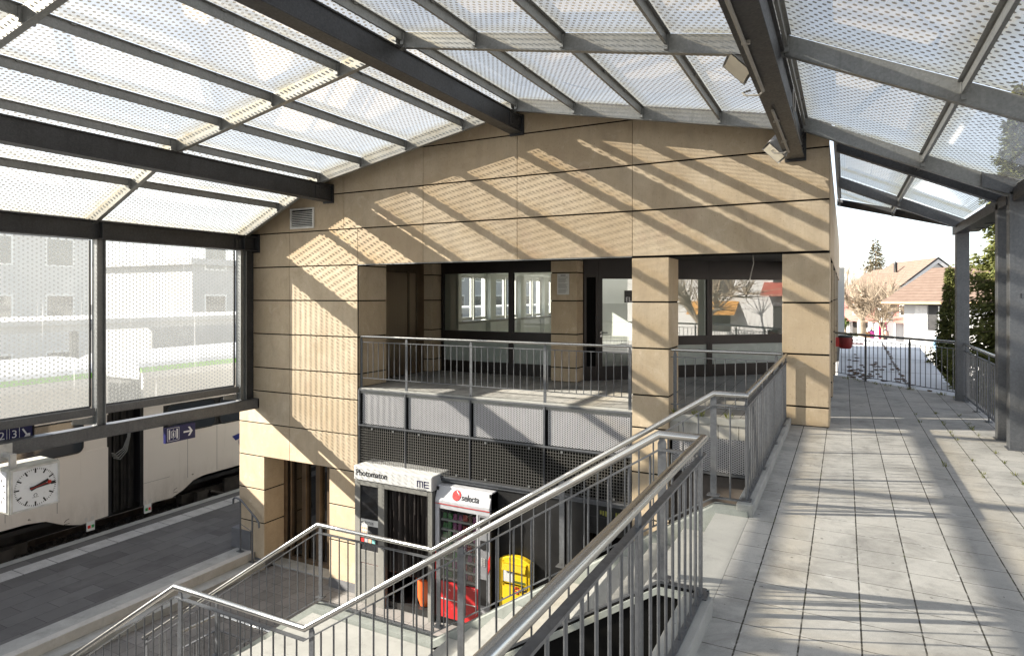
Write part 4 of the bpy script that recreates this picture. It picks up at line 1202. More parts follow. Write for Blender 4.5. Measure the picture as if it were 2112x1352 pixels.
# ------------------------------------------------------------------ blue signs
def sign_board(name, label, o, L, h, th=.07):
    t = thing(name, label, 'sign', o, 'blue platform signs'); x, y, z = o
    m = MB(); m.box(x - th, x, y, y + L, z, z + h); m.build('board', BLUES, t, bevel=.004); return t
o = (-11.12, 7.54, -.925); LS = sign_board('lift_sign', 'navy sign with a white lift symbol and arrow pointing right, under the beam', o, .61, .29)
x, y, z = o; X = x + .002
m = MB()
def outline(mb, a, b, c, d, w):
    mb.box(X, X + .002, a, b, c, c + w); mb.box(X, X + .002, a, b, d - w, d); mb.box(X, X + .002, a, a + w, c + w, d - w); mb.box(X, X + .002, b - w, b, c + w, d - w)
outline(m, y + .03, y + .27, z + .03, z + .27, .006)
m.box(X, X + .002, y + .06, y + .085, z + .06, z + .24); m.box(X, X + .002, y + .215, y + .24, z + .06, z + .24)
outline(m, y + .105, y + .195, z + .09, z + .21, .008)
m.box(X, X + .002, y + .138, y + .165, z + .11, z + .165); m.disc((X, y + .151, z + .178), (1, 0, 0), .012, 12, 0, .002)
for s, zz in ((1, z + .225), (-1, z + .075)): m.prism([(X, y + .138, zz), (X, y + .164, zz), (X, y + .151, zz + .016 * s)], (.002, 0, 0))
m.build('lift_symbol', WHITES, LS)
m = MB(); yc, zc = y + .45, z + .15
m.box(X, X + .002, yc - .09, yc + .06, zc - .015, zc + .015)
for s in (1, -1): m.prism([(X, yc + .10, zc), (X, yc + .06, zc + .0), (X, yc + .0, zc + .085 * s), (X, yc + .04, zc + .085 * s)], (.0025, 0, 0))
m.build('arrow', WHITES, LS)
m = MB(); m.box(x - .05, x - .02, y + .06, y + .10, z + .29, z + .33); m.build('hanger', GALVD, LS)
o = (-11.46, 4.66, -.50); S2 = sign_board('track_sign', 'navy sign with track numbers 2 3 and a slanting arrow behind the beam', o, .86, .30, .16)
x, y, z = o; X = x + .002
for k, dg in ((.37, '2'), (.54, '3')):
    text('track_number', dg, .17, (X, y + k + .07, z + .15), SIDE, WHITES, S2, 'CENTER')
    m = MB(); outline(m, y + k, y + k + .14, z + .035, z + .265, .005); m.build('number_frame', WHITES, S2)
m = MB(); a, b = V((X, y + .72, z + .22)), V((X, y + .81, z + .07)); d = (b - a).normalized(); n = V((0, d.z, -d.y))
m.prism([a - n * .012, b - n * .012, b + n * .012, a + n * .012], (.002, 0, 0)); m.prism([b + d * .02, b - d * .07 + n * .01, b - d * .05 + n * .05, b + d * .01 + n * .012], (.002, 0, 0)); m.prism([b + d * .02, b - d * .07 - n * .01, b - d * .05 - n * .05, b + d * .01 - n * .012], (.002, 0, 0)); m.build('arrow', WHITES, S2)
m = MB(); m.box(x - .18, x + .006, y + .865, y + .885, z - .01, z + .31); m.build('end_cap', TRAIND, S2)

# ------------------------------------------------------------------ photo booth
PB = thing('photo_booth', 'grey photo booth with white illuminated header, black curtain and orange stool', 'photo booth', (-7.43, 9.5, ZL))
bx0, bx1, by, bz = -8.33, -6.54, 9.50, -1.71
m = MB(); m.box(bx0 - .005, bx1 + .01, by - .02, 10.45, -1.70, -1.43)
h = m.build('header_box', SIGNW, PB, bevel=.02)
text('header_lettering', 'Photomaton', .165, (bx0 + .05, by - .0235, -1.555), FRONT, INK, h, sx=.90, off=.0008)
m = MB(); lx = -6.86; yF = by - .024
for a in (0, .055, .11): m.box(lx + a, lx + a + .018, yF, yF + .002, -1.645, -1.545)
m.box(lx, lx + .128, yF, yF + .002, -1.545, -1.527)
for q in (-1.645, -1.595, -1.545): m.box(lx + .155, lx + .26, yF, yF + .002, q, q + .018)
m.box(lx + .150, lx + .168, yF, yF + .002, -1.645, -1.527)
m.build('header_logo', NAVY, h)
text('header_small_lettering', 'GROUP', .035, (lx, yF + .001, -1.675), FRONT, LAMPG, h, sx=1.25, spacing=1.6)
m = MB()
m.box(bx0, bx0 + .13, by, by + .10, ZL, bz); m.box(-7.77, -7.62, by, by + .10, ZL, bz); m.box(bx1 - .10, bx1, by, by + .10, ZL, bz)
m.box(bx0 + .13, -7.77, by, by + .1, bz - .085, bz); m.box(-7.62, bx1 - .1, by, by + .1, bz - .085, bz)
m.build('frame', GREYP, PB, bevel=.006)
m = MB(); m.box(bx0 + .13, -7.77, by + .015, by + .08, ZL, -3.28); m.box(bx0 + .13, -7.77, by + .012, by + .08, -3.265, -3.02); m.build('lower_panel', GREYP, PB, bevel=.004)
m = MB(); m.box(bx0 + .13, -7.77, by + .03, by + .08, -3.28, -3.265); m.build('red_line', REDP, PB)
m = MB(); m.box(bx0 + .13, -7.77, by + .02, by + .06, -2.42, -1.80); m.build('dark_window', simple('dark_booth_glass', (.012, .012, .013), .08, 0, .1, 3, spec=.8), PB)
m = MB(); m.box(bx0 + .13, -7.77, by + .018, by + .06, -3.02, -2.42); po = m.build('poster', simple('poster_black', (.02, .02, .022), .4), PB)
m = MB(); m.box(bx0 + .135, -7.775, by + .014, by + .0175, -2.55, -2.43); m.build('poster_title_strip', PAPER, po)
text('poster_title', 'ID FOTOS', .07, (bx0 + .15, by + .012, -2.50), FRONT, INK, po, sx=.95)
m = MB(); m.box(bx0 + .135, bx0 + .30, by + .014, by + .0175, -2.78, -2.56, 0)
for i in range(3):
    for j in range(2): m.box(bx0 + .15 + i * .05, bx0 + .185 + i * .05, by + .011, by + .0138, -2.66 + j * .07 - .04, -2.66 + j * .07 + .01, 2)
for k, q in enumerate((0, .09, .18, .27)): m.box(bx0 + .14 + q, bx0 + .215 + q, by + .012, by + .0175, -2.90, -2.80, (1, 3, 4, 5)[k])
m.build('sample_photos', [PAPER, REDP, SKIN, simple('grey_photo', (.3, .3, .32), .5), SKIN, simple('teal_photo', (.18, .42, .40), .5)], po)
text('poster_price', '15.-', .06, (bx0 + .31, by + .013, -2.66), FRONT, PAPER, po)
# curtain
m = MB(); n = 90; xs0, xs1 = -7.60, -6.66
rows = [(-1.80, .022), (-2.2, .03), (-2.8, .034), (-3.35, .03)]
vs = []; 
for z, amp in rows:
    for i in range(n + 1):
        f = i / n; ph = f * 2 * math.pi * 9 + 1.6 * math.sin(f * 9)
        vs.append((xs0 + (xs1 - xs0) * f, by + .10 + amp * math.sin(ph) + .012 * math.sin(ph * 2.3 + z * 3), z))
m.add(vs, [(r * (n + 1) + i, (r + 1) * (n + 1) + i, (r + 1) * (n + 1) + i + 1, r * (n + 1) + i + 1) for r in range(3) for i in range(n)], 0, True); m.build('curtain', CURT, PB)
m = MB(); m.box(bx0, bx0 + .03, by + .1, 10.45, ZL, -1.71); m.box(bx1 - .03, bx1, by + .1, 10.45, ZL, -1.71); m.box(bx0, bx1, 10.42, 10.45, ZL, -1.71); m.box(-7.72, -7.68, by + .1, 10.4, ZL, -1.75); m.build('cabin', TRAIND, PB)
m = MB(); m.box(-7.62, -6.55, by + .1, 10.4, ZL + .01, ZL + .12); m.build('cabin_floor', CHAR, PB)
m = MB(); m.blob((-6.88, 9.78, -3.38), .18, .18, .06, 20, 6); m.tube([(-6.88, 9.78, -3.4), (-6.88, 9.78, -3.55), (-6.88, 9.78, -3.75), (-6.88, 9.78, -3.9)], [.18, .175, .15, .10], 20); m.build('stool', ORANGE, PB)

# ------------------------------------------------------------------ vending machine
VM = thing('vending_machine', 'snack vending machine with red lower panel and white header between booth and black cabinet', 'vending machine', (-6.15, 9.85, ZL))
vx0, vx1, vy = -6.72, -5.56, 9.85
m = MB(); m.box(vx0, vx0 + .05, vy + .03, 10.7, ZL + .08, -1.72); m.box(vx1 - .04, vx1, vy + .03, 10.7, ZL + .08, -1.72); m.box(vx0 + .05, vx1 - .04, vy + .35, 10.7, ZL + .08, -1.72); m.build('cabinet', CHAR, VM)
m = MB(); m.prism([(vx0, vy + .06, -1.70), (vx0, vy - .03, -1.93), (vx0, vy - .03, -1.985), (vx0, vy + .35, -1.985), (vx0, vy + .35, -1.70)], (vx1 - vx0, 0, 0)); hd = m.build('header', VENDW, VM, bevel=.012)
tilt = math.atan2(.09, .23)
m = MB(); cc = V((-6.27, vy + .012, -1.815)); nn = V((0, -math.cos(tilt), math.sin(tilt))); m.disc(cc + nn * .002, nn, .088, 32, 0, .003); m.build('header_emblem', REDP, hd)
m = MB(); uu = V((1, 0, 0)); ww = V((0, math.sin(tilt), math.cos(tilt)))
sp_ = [cc + nn * .007 + uu * a + ww * b for a, b in ((.0, .075), (.02, .05), (.05, .03), (.06, 0), (.045, .04), (.015, .07))]
m.tube([sp_[0], sp_[1], sp_[2], sp_[3]], [.010, .012, .009, .003], 6); m.build('emblem_swirl', WHITES, hd)
text('header_lettering', 'selecta', .15, (-6.16, vy + .0035, -1.835), (rad(90) - tilt, 0, 0), INK, hd, sx=.88, off=.001, ext=.004)
m = MB(); m.box(vx0 + .005, vx1 - .005, vy - .032, vy - .02, -1.99, -1.982); m.build('trim_line', REDP, hd)
m = MB(); m.box(vx0, vx1, vy - .02, vy + .03, -2.07, -1.99); m.box(vx0, vx0 + .09, vy - .02, vy + .03, -2.75, -2.07); m.box(-5.84, -5.80, vy - .02, vy + .03, -3.30, -2.07); m.build('door_frame', VENDW, VM, bevel=.005)
m = MB(); m.box(vx0, vx0 + .09, vy - .018, vy + .03, -3.3, -2.75); m.build('door_frame_lower', REDP, VM)
for k in range(7):
    z = -2.26 - k * .165
    m = MB(); m.box(vx0 + .1, -5.85, vy + .04, vy + .30, z - .012, z); m.box(vx0 + .1, -5.85, vy + .035, vy + .04, z - .028, z + .004); sh = m.build('shelf', LAMPG, VM)
    m = MB()
    for i in range(7):
        x = vx0 + .15 + i * .108; hgt = random.uniform(.08, .13); w = random.uniform(.035, .048)
        if random.random() < .1: continue
        y = vy + .07 + random.uniform(-.01, .02); l = random.uniform(-.01, .01)
        vs = [(x - w, y, z), (x + w, y, z), (x + w, y + .05, z), (x - w, y + .05, z), (x - w * .9 + l, y + .012, z + hgt), (x + w * .9 + l, y + .012, z + hgt), (x + w * .9 + l, y + .035, z + hgt), (x - w * .9 + l, y + .035, z + hgt)]
        m.add(vs, [(0, 1, 5, 4), (1, 2, 6, 5), (2, 3, 7, 6), (3, 0, 4, 7), (4, 5, 6, 7)])
    m.build('snack_row', PACKS, sh)
m = MB(); m.box(vx0 + .05, vx1 - .05, vy + .32, vy + .34, -3.5, -2.0); m.build('rear_liner', CHAR, VM)
m = MB(); m.quad((vx0 + .09, vy + .005, -3.30), (-5.84, vy + .005, -3.30), (-5.84, vy + .005, -2.07), (vx0 + .09, vy + .005, -2.07)); m.build('display_glass', GLASS, VM)
def mk_scuffed():
    t = NT('scuffed_red_panel')
    n = t.ramp(t.noise(5.5, 6, .75, dist=2.0), [(.62, 0.), (.66, .85)])
    c = t.mix(t.noise(2.5, 4), (.30, .010, .012), (.50, .018, .02)); c = t.mix(n, c, (.62, .58, .55))
    return t.done(t.bsdf(c, .35, 0, .5))
m = MB(); m.box(vx0 + .02, -5.80, vy - .025, vy + .03, ZL + .12, -3.305); rp = m.build('lower_panel', mk_scuffed(), VM, bevel=.006)
m = MB(); m.box(vx0 + .06, -5.83, vy - .032, vy - .024, -3.60, -3.585); m.build('panel_ridge', LAMPG, rp)
m = MB(); m.box(-5.80, vx1, vy - .015, vy + .03, ZL + .1, -2.07); pc = m.build('payment_panel', simple('payment_grey', (.24, .24, .25), .45), VM, bevel=.005)
m = MB(); m.box(-5.765, -5.60, vy - .022, vy - .014, -2.28, -2.10); m.box(-5.76, -5.62, vy - .02, vy - .014, -3.55, -3.12); m.box(-5.75, -5.63, vy - .035, vy - .014, -2.62, -2.48); m.build('reader', CHAR, pc)
m = MB()
for i in range(3):
    for j in range(5): m.box(-5.735 + i * .03, -5.715 + i * .03, vy - .024, vy - .014, -2.90 + j * .028, -2.88 + j * .028)
m.build('keypad', LAMPG, pc)
m = MB(); m.box(-5.80, vx1 + .003, vy - .02, vy - .014, -3.00, -2.72) if False else m.prism([(vx1 - .045, vy - .017, -2.80), (vx1, vy - .017, -2.70), (vx1, vy - .017, -2.92), (vx1 - .045, vy - .017, -3.02)], (0, -.003, 0)); m.build('red_chevron', REDP, pc)
m = MB(); m.box(vx0 + .03, vx1 - .03, vy + .02, 10.6, ZL, ZL + .1); m.build('plinth', BLACKM, VM)

VM.location = (-5.965, 9.58, ZL); VM.scale = (.973, 1, 1.043)
# ------------------------------------------------------------------ yellow post box
PO = thing('post_box', 'yellow post box with rounded top in front of the black cabinet wall', 'post box', (-5.05, 9.9, ZL))
px0, px1, py = -5.35, -4.76, 9.80
pts = [(px0, -4.0), (px1, -4.0), (px1, -2.76)] + [(px1 - (px1 - px0) * f, -2.76 + .075 * (1 - (2 * f - 1) ** 2)) for f in (.08, .2, .35, .5, .65, .8, .92)] + [(px0, -2.76)]
m = MB(); m.prism([(x, py, z) for x, z in pts], (0, .13, 0)); m.build('body', YELLOW, PO, bevel=.012)
m = MB(); m.box(px0 + .07, px1 - .07, py - .02, py - .001, -2.90, -2.79); m.prism([(px0 + .07, py - .05, -2.92), (px1 - .07, py - .05, -2.92), (px1 - .07, py - .02, -2.82), (px0 + .07, py - .02, -2.82)], (0, .01, 0)); m.build('slot_flap', YELLOWD, PO, bevel=.005)
m = MB(); m.box(px0 + .06, px0 + .075, py - .012, py, -3.19, -2.77); m.box(px1 - .075, px1 - .06, py - .012, py, -3.19, -2.77); m.prism([(px0 + .06 + .47 * f, py - .012, -3.14 - .04 * (1 - (2 * f - 1) ** 2)) for f in (0, .25, .5, .75, 1)] + [(px0 + .53, py - .012, -3.16), (px0 + .06, py - .012, -3.16)], (0, .011, 0)); m.build('raised_panel', YELLOWD, PO)
m = MB(); m.box(px0 + .08, px0 + .26, py - .006, py - .001, -3.12, -2.94, 0); m.box(px0 + .30, px1 - .08, py - .006, py - .001, -3.12, -2.94, 1); m.box(px0 + .30, px1 - .08, py - .007, py - .0062, -3.12, -3.08, 2); m.build('notice_label', [PAPER, YELLOW, HEDGE], PO)
m = MB(); cx, cz_ = px0 + .34, -3.235
cr = [(a * .8, b * .8) for a, b in ((-.025, .075), (.025, .075), (.025, .025), (.075, .025), (.075, -.025), (.025, -.025), (.025, -.075), (-.025, -.075), (-.025, -.025), (-.075, -.025), (-.075, .025), (-.025, .025))]
m.tube([(cx + a, py - .004, cz_ + b) for a, b in cr] + [(cx + cr[0][0], py - .004, cz_ + cr[0][1])], .009, 6, caps=False); m.build('cross_mark', REDP, PO)
text('letter_mark', 'P', .19, (px0 + .43, py - .002, cz_), FRONT, INK, PO, ext=.003, off=.006)
m = MB(); m.disc((px0 + .06, py - .001, -3.42), (0, -1, 0), .012, 12, 0, .006); m.build('lock', CHAR, PO)

PO.location = V(PO.location) + V((.09, -.15, .065))
# ------------------------------------------------------------------ black cabinet wall and dark opening
CW = thing('black_cabinet', 'tall black painted metal cabinet wall under the grille behind the yellow post box', 'cabinet', (-4.95, 10.2, ZL))
m = MB(); m.box(-5.54, -4.30, 10.10, 10.5, ZL, -1.56); m.build('door_panel', CHAR, CW, bevel=.006)
m = MB(); m.disc((-5.40, 10.10, -1.80), (0, -1, 0), .025, 12, 0, .02); m.build('lock', BLACKM, CW)
m = MB()
for a, b in ((-4.295, -4.23), (-4.2, -4.16), (-4.12, -3.85)): m.box(a, b, 10.08, 10.5, ZL, -1.56)
m.build('pilaster', CHAR, CW, bevel=.004)
m = MB()
for z in (-1.9, -2.35, -2.8, -3.3): m.disc((-4.262, 10.08, z), (0, -1, 0), .012, 8, 0, .01)
m.build('bolt', WHITES, CW)
m = MB(); m.box(-3.85, -2.95, 10.15, 10.5, -2.05, -1.56); m.box(-3.85, -2.95, 10.14, 10.15, -1.78, -1.77); m.build('opening_lintel', BLACKM, CW)
wy = simple('worn_yellow', (.22, .22, .04), .6)
for i in range(9):
    if i in (3, 5): continue
    m = MB(); m.box(-3.62 + i * .045, -3.59 + i * .045, 10.147, 10.15, -1.72 - random.uniform(0, .03), -1.66); m.build('worn_letter', wy, CW)
m = MB(); m.box(-3.85, -2.95, 10.45, 10.5, ZL, -2.05); m.build('shutter', VOID, CW)  # near-black sheet stands in for the dark inside the opening

CW.location = (-4.80, 9.894, ZL); CW.scale = (.97, .97, 1)
# ------------------------------------------------------------------ small things
nt = thing('notice', 'white printed notice sheet on the dark inner stone pier', 'notice', (-5.23, 12.41, 2.0))
m = MB(); m.box(-5.37, -5.10, 12.405, 12.412, 1.83, 2.27); m.build('sheet', PAPER, nt)
m = MB()
for i in range(24):
    if i in (1, 9, 17): continue
    w = .22 * random.uniform(.7, 1); m.box(-5.345, -5.345 + w, 12.4035, 12.405, 2.20 - i * .0145, 2.204 - i * .0145)
m.box(-5.29, -5.18, 12.4035, 12.405, 2.225, 2.24); m.build('printed_lines', CHAR, nt)
rb = thing('red_bin', 'dark red bucket fixed by the far corner of the stone side wall', 'bin', (-.02, 15.6, .8))
m = MB(); m.tube([(.02, 15.72, .66), (.02, 15.72, .70), (.02, 15.72, .90)], [.10, .13, .14], 20); m.build('bucket', simple('dark_red_plastic', (.22, .018, .018), .4), rb)
m = MB(); m.tube([(.02, 15.72, .90), (.02, 15.72, .935), (.02, 15.72, .95)], [.145, .145, .10], 20); m.build('lid', CHAR, rb)
m = MB(); m.box(.12, .36, 15.68, 15.71, .76, .79); m.box(-.17, -.10, 15.66, 15.78, .7, .9); m.build('bracket', REDP, rb)
# ------------------------------------------------------------------ town beyond the walkway
YAW = rad(27.444); FW = V((-math.sin(YAW), math.cos(YAW), 0)); RT = V((math.cos(YAW), math.sin(YAW), 0)); EYE = V((0, 0, 1.8)); FPX = 1320.3
def far(px, py, d): return EYE + FW * d + RT * ((px - 1056) / FPX * d) + V((0, 0, (610.27 - py) / FPX * d))
# pale flat roof next to the walkway
t = thing('flat_roof_building', 'low building with a pale flat membrane roof beyond the skewed railing', 'building', (1, 25, -4))
m = MB(); rp_ = [(-.17, 16.55), (1.98, 13.70), (2.2, 16.0), (2.98, 35.0), (.02, 40.5), (-.17, 40)]
m.prism([(x, y, -3.9) for x, y in rp_], (0, 0, 3.46)); m.build('wall', HOUSEW, t)
m = MB(); m.prism([(x, y, -.44) for x, y in rp_], (0, 0, .04)); m.build('roof', MEMB, t)
m = MB(); pts = [V((1.37, 18.4, -.395)), V((1.42, 24, -.395)), V((1.57, 35.2, -.395))]; m.bar(pts, .05, .008); m.build('roof_seam', CHAR, t)
m = MB()
for y in (18.2, 21.5, 26, 31): m.box(-.1, 2.2 + (y - 16) * .04, y, y + .03, -.399, -.394)
m.build('membrane_joint', CONC, t)
lv = MB()
for i in range(60):
    x, y = .1 + abs(random.gauss(0, .45)), 17.3 + abs(random.gauss(0, 4)); s = random.uniform(.05, .11); a = random.uniform(0, 6.3)
    lv.blob((x, y, -.385), s, s * random.uniform(.4, .8), .02, 7, 4, .3)
for i in range(10): lv.blob((random.uniform(.8, 1.8), random.uniform(17, 24), -.385), .06, .05, .02, 7, 4, .3)
for i in range(40): 
    y = random.uniform(18.5, 33); lv.blob((1.37 + .012 * (y - 18.4) + random.uniform(-.03, .03), y, -.385), .05, .05, .015, 6, 3, .3)
lv.build('fallen_leaves', LEAFB, kind='stuff', label='dry brown leaves scattered over the pale flat roof', cat='leaves')

def house(name, label, A, e1, w, depth, zg, ze, zr, wallm, over=.5, gable_right=False):
    """A: eave corner (x,y); e1: eave direction; gabled roof with ridge parallel to the eave"""
    t = thing(name, label, 'house', (A[0], A[1], zg))
    A = V((A[0], A[1], 0)); e1 = V((*e1, 0)).normalized(); e2 = V((-e1.y, e1.x, 0))
    def P(a, b, z): p = A + e1 * a + e2 * b; return V((p.x, p.y, z))
    m = MB(); m.prism([P(over, over, zg), P(w - over, over, zg), P(w - over, depth - over, zg), P(over, depth - over, zg)], (0, 0, ze - zg + .3))
    k = (zr - ze) / (depth / 2)
    for a in (over, w - over - .2): m.prism([P(a, over, ze + .2), P(a, depth - over, ze + .2), P(a, depth / 2, zr - .12)], e1 * .2)
    m.build('wall', wallm, t)
    m = MB()
    m.prism([P(0, 0, ze), P(0, depth / 2, zr), P(0, depth / 2, zr - .2), P(0, 0, ze - .16)], e1 * w)
    m.prism([P(0, depth, ze), P(0, depth / 2, zr), P(0, depth / 2, zr - .2), P(0, depth, ze - .16)], e1 * w)
    rf = m.build('roof', ROOFT, t)
    m = MB(); m.obox(P(0, -.1, ze - .14), e1 * w, e2 * .1, V((0, 0, .12))); m.build('gutter', simple('copper_gutter', (.42, .27, .15), .5, .3), t)
    return t, P, rf
# white house (nearer)
A1 = far(1818, 621, 40); e1 = RT * 3.5 - FW * 5.5
wh, P, rf = house('white_house', 'white rendered house with brown tiled roof and shuttered window behind the flat roof', (A1.x, A1.y), (e1.x, e1.y), 9.5, 13, -3.9, 1.47, 3.72, HOUSEW, .9)
m = MB(); m.obox(P(2.3, .86, -.25), V((*((P(1, 0, 0) - P(0, 0, 0)).xy), 0)) * 1.5, (P(0, .04, 0) - P(0, 0, 0)), V((0, 0, 1.5))); wf = m.build('window', CHAR, wh)
m = MB(); ee = (P(1, 0, 0) - P(0, 0, 0)); nn_ = (P(0, -1, 0) - P(0, 0, 0))
for a, b in ((.55, .62), (1.0, 1.35)): m.obox(P(2.3 + a, .855, -.2), ee * (b - a), nn_ * -.01 if False else nn_ * .012, V((0, 0, 1.4)))
m.build('curtain', WHITEP, wf)
shm = simple('white_shutter', (.70, .69, .67), .6)
m = MB(); m.obox(P(1.55, .88, -.25), ee * .7, nn_ * .04, V((0, 0, 1.5))); m.build('shutter', shm, wh)
m = MB(); m.obox(P(3.86, .88, -.25), ee * .7, nn_ * .04, V((0, 0, 1.5))); m.build('shutter', shm, wh)
m = MB(); c = P(3.05, .86, -1.05); pr_ = [c + ee * (.42 * math.cos(a * .2618)) + V((0, 0, .42 * math.sin(a * .2618))) for a in range(25)]
m.tube(pr_, .09, 6, caps=False); m.build('wall_emblem', LBLUE, wh)
# big brown-roofed house behind with its gable to the right
Ap = far(1935, 531, 60); Bp = far(1845, 542, 68.9); rd = (V((Bp.x, Bp.y, 0)) - V((Ap.x, Ap.y, 0))).normalized(); lf = V((-rd.y, rd.x, 0))
bh = thing('gabled_house', 'large house with brown tiled roof, white gable boards and a chimney pipe', 'house', (Ap.x, Ap.y, -3.9))
def Q(a, b, z): p = V((Ap.x, Ap.y, 0)) + rd * a + lf * b; return V((p.x, p.y, z))
zr = Ap.z; k = .81; W1 = 5.2
m = MB(); m.prism([Q(0, 0, zr), Q(0, W1, zr - k * W1), Q(0, W1, zr - k * W1 - .2), Q(0, 0, zr - .22)], rd * 9.5)
m.prism([Q(0, 0, zr), Q(0, -5, zr - k * 5), Q(0, -5, zr - k * 5 - .2), Q(0, 0, zr - .22)], rd * 9.5); rf2 = m.build('roof', ROOFT, bh)
m = MB(); m.prism([Q(9.5, 0, zr - .6), Q(9.5, W1 + 1.2, zr - .6 - k * (W1 + 1.2)), Q(9.5, W1 + 1.2, zr - .8 - k * (W1 + 1.2)), Q(9.5, 0, zr - .85)], rd * 5); m.build('rear_roof', ROOFT, bh)
m = MB(); m.prism([Q(-.08, 0, zr + .06), Q(-.08, W1, zr - k * W1 + .06), Q(-.08, W1, zr - k * W1 - .1), Q(-.08, 0, zr - .12)], rd * .08); m.prism([Q(-.08, 0, zr + .06), Q(-.08, -5, zr - k * 5 + .06), Q(-.08, -5, zr - k * 5 - .1), Q(-.08, 0, zr - .12)], rd * .08); m.build('verge_cap', CHAR, bh)
m = MB(); m.prism([Q(-.05, 0, zr - .13), Q(-.05, W1, zr - k * W1 - .11), Q(-.05, W1, zr - k * W1 - .42), Q(-.05, 0, zr - .50)], rd * .06); m.prism([Q(-.05, 0, zr - .13), Q(-.05, -5, zr - k * 5 - .11), Q(-.05, -5, zr - k * 5 - .42), Q(-.05, 0, zr - .50)], rd * .06); m.build('gable_board', HOUSEW, bh)
m = MB(); m.prism([Q(.3, 0, zr - .5), Q(.3, 4.6, zr - .5 - k * 4.6), Q(.3, 4.6, -3.9), Q(.3, -4.6, -3.9), Q(.3, -4.6, zr - .5 - k * 4.6)], rd * 9); m.build('wall', HOUSEW, bh)
m = MB(); m.prism([Q(.27, .2, zr - 2.0), Q(.27, 1.5, zr - 2.0), Q(.27, 1.5, zr - 1.75), Q(.27, .2, zr - .95)], rd * .04); m.prism([Q(.27, -.2, zr - 2.0), Q(.27, -1.5, zr - 2.0), Q(.27, -1.5, zr - 1.75), Q(.27, -.2, zr - .95)], rd * .04); m.build('gable_window', CHAR, bh)
cpt = Q(5.0, 1.6, zr - k * 1.6)
m = MB(); m.tube([cpt - V((0, 0, .2)), cpt + V((0, 0, .95))], .17, 10); m.tube([cpt + V((0, 0, .95)), cpt + V((0, 0, 1.0)), cpt + V((0, 0, 1.2))], [.2, .2, .05], 10); m.build('chimney', CHAR, rf2)
m = MB(); 
for a, b in ((7.4, 2.9), (3.6, 3.1)): q = Q(a, b, zr - k * b); m.tube([q, q + V((0, 0, .28))], .09, 8)
m.build('roof_vent', CHAR, rf2)
# red shop building
so_ = far(1742, 690, 66); s1 = far(1860, 690, 60)
rs = thing('shop_building', 'low red rendered shop building with white pillars and dark shop windows', 'building', (so_.x, so_.y, -3.9))
ee = (V((s1.x, s1.y, 0)) - V((so_.x, so_.y, 0))); Ls = ee.length; ee.normalize(); nb = V((-ee.y, ee.x, 0))
if nb.dot(FW) < 0: nb = -nb
def Wp(a, b, z): p = V((so_.x, so_.y, 0)) + ee * a + nb * b; return V((p.x, p.y, z))
m = MB(); m.obox(Wp(-.5, 0, -.75), ee * (Ls + 1), nb * 7, V((0, 0, 2.3))); m.build('upper_wall', HOUSER, rs)
m = MB(); m.prism([Wp(-1, -.5, 1.45), Wp(-1, 4, 4.2), Wp(-1, 8, 1.45)], ee * (Ls + 1)); m.build('roof', ROOFT, rs)
m = MB(); m.obox(Wp(-.5, 1.2, -3.9), ee * (Ls + 1), nb * 5, V((0, 0, 3.14))); m.build('shop_front', simple('dark_shop_front', (.06, .055, .05), .2), rs)
for i in range(6):
    m = MB(); m.obox(Wp(.2 + i * 1.28, .05, -3.9), ee * .38, nb * .4, V((0, 0, 3.14))); m.build('pillar', HOUSEW, rs)
for a in (1.0, 4.6, 6.2):
    m = MB(); m.obox(Wp(a, -.05, -.1), ee * .8, nb * .06, V((0, 0, 1.1))); w_ = m.build('window', WFRAME, rs)
    m = MB(); m.obox(Wp(a + .1, -.06, 0), ee * .6, nb * .012, V((0, 0, .9))); m.build('pane', CHAR, w_)
sgp = far(1813, 690, 58)
ps = thing('banner_sign', 'tall magenta banner sign standing before the shop pillars', 'sign', (sgp.x, sgp.y, -3.9))
m = MB(); m.obox(V((sgp.x, sgp.y, -3.9)), RT * .72, FW * .12, V((0, 0, 3.35))); m.build('panel', ROSE, ps)
m = MB()
for i in range(11): m.obox(V((sgp.x, sgp.y, -1.0 - i * .13)) + RT * (.25 + .03 * (i % 2)) - FW * .012, RT * .22, FW * .01, V((0, 0, .075)))
m.build('lettering_mark', WHITES, ps)
m = MB(); m.obox(V((sgp.x, sgp.y, -3.9)) - RT * .05 - FW * .03, RT * .82, FW * .2, V((0, 0, .5))); m.build('base', HOUSEW, ps)
# planters, pot, people
for px, lab in ((1740, 'clipped hedge planter beside the far building corner'), (1757, 'clipped hedge planter left of the bare plane tree')):
    c = far(px, 690, 56); t = thing('planter', lab, 'planter', (c.x, c.y, -3.9), 'hedge planters in the square')
    m = MB(); m.obox(V((c.x, c.y, -3.9)) - RT * .7, RT * 1.4, FW * .6, V((0, 0, 1.9))); m.build('trough', CHAR, t)
    m = MB()
    for i in range(420):
        q = V((c.x, c.y, -1.75)) + RT * random.uniform(-.75, .75) + FW * random.uniform(-.1, .65) + V((0, 0, random.uniform(-.3, .28))); s = .09
        a, b = V((random.gauss(0, 1), random.gauss(0, 1), random.gauss(0, 1))).normalized() * s, V((random.gauss(0, 1), random.gauss(0, 1), random.gauss(0, 1))).normalized() * s
        m.add([q, q + a, q + a + b, q + b], [(0, 1, 2, 3)])
    m.build('hedge', HEDGE, t)
c = far(1737, 668, 57); t = thing('round_shrub', 'round clipped evergreen shrub in a tub by the shop pillars', 'shrub', (c.x, c.y, -3.9))
m = MB()
for i in range(700):
    d_ = V((random.gauss(0, 1), random.gauss(0, 1), random.gauss(0, 1))).normalized(); q = V((c.x, c.y, -.62)) + d_ * random.uniform(.35, .62); a, b = V((random.gauss(0, 1), random.gauss(0, 1), random.gauss(0, 1))).normalized() * .1, V((random.gauss(0, 1), random.gauss(0, 1), random.gauss(0, 1))).normalized() * .1
    m.add([q, q + a, q + a + b, q + b], [(0, 1, 2, 3)])
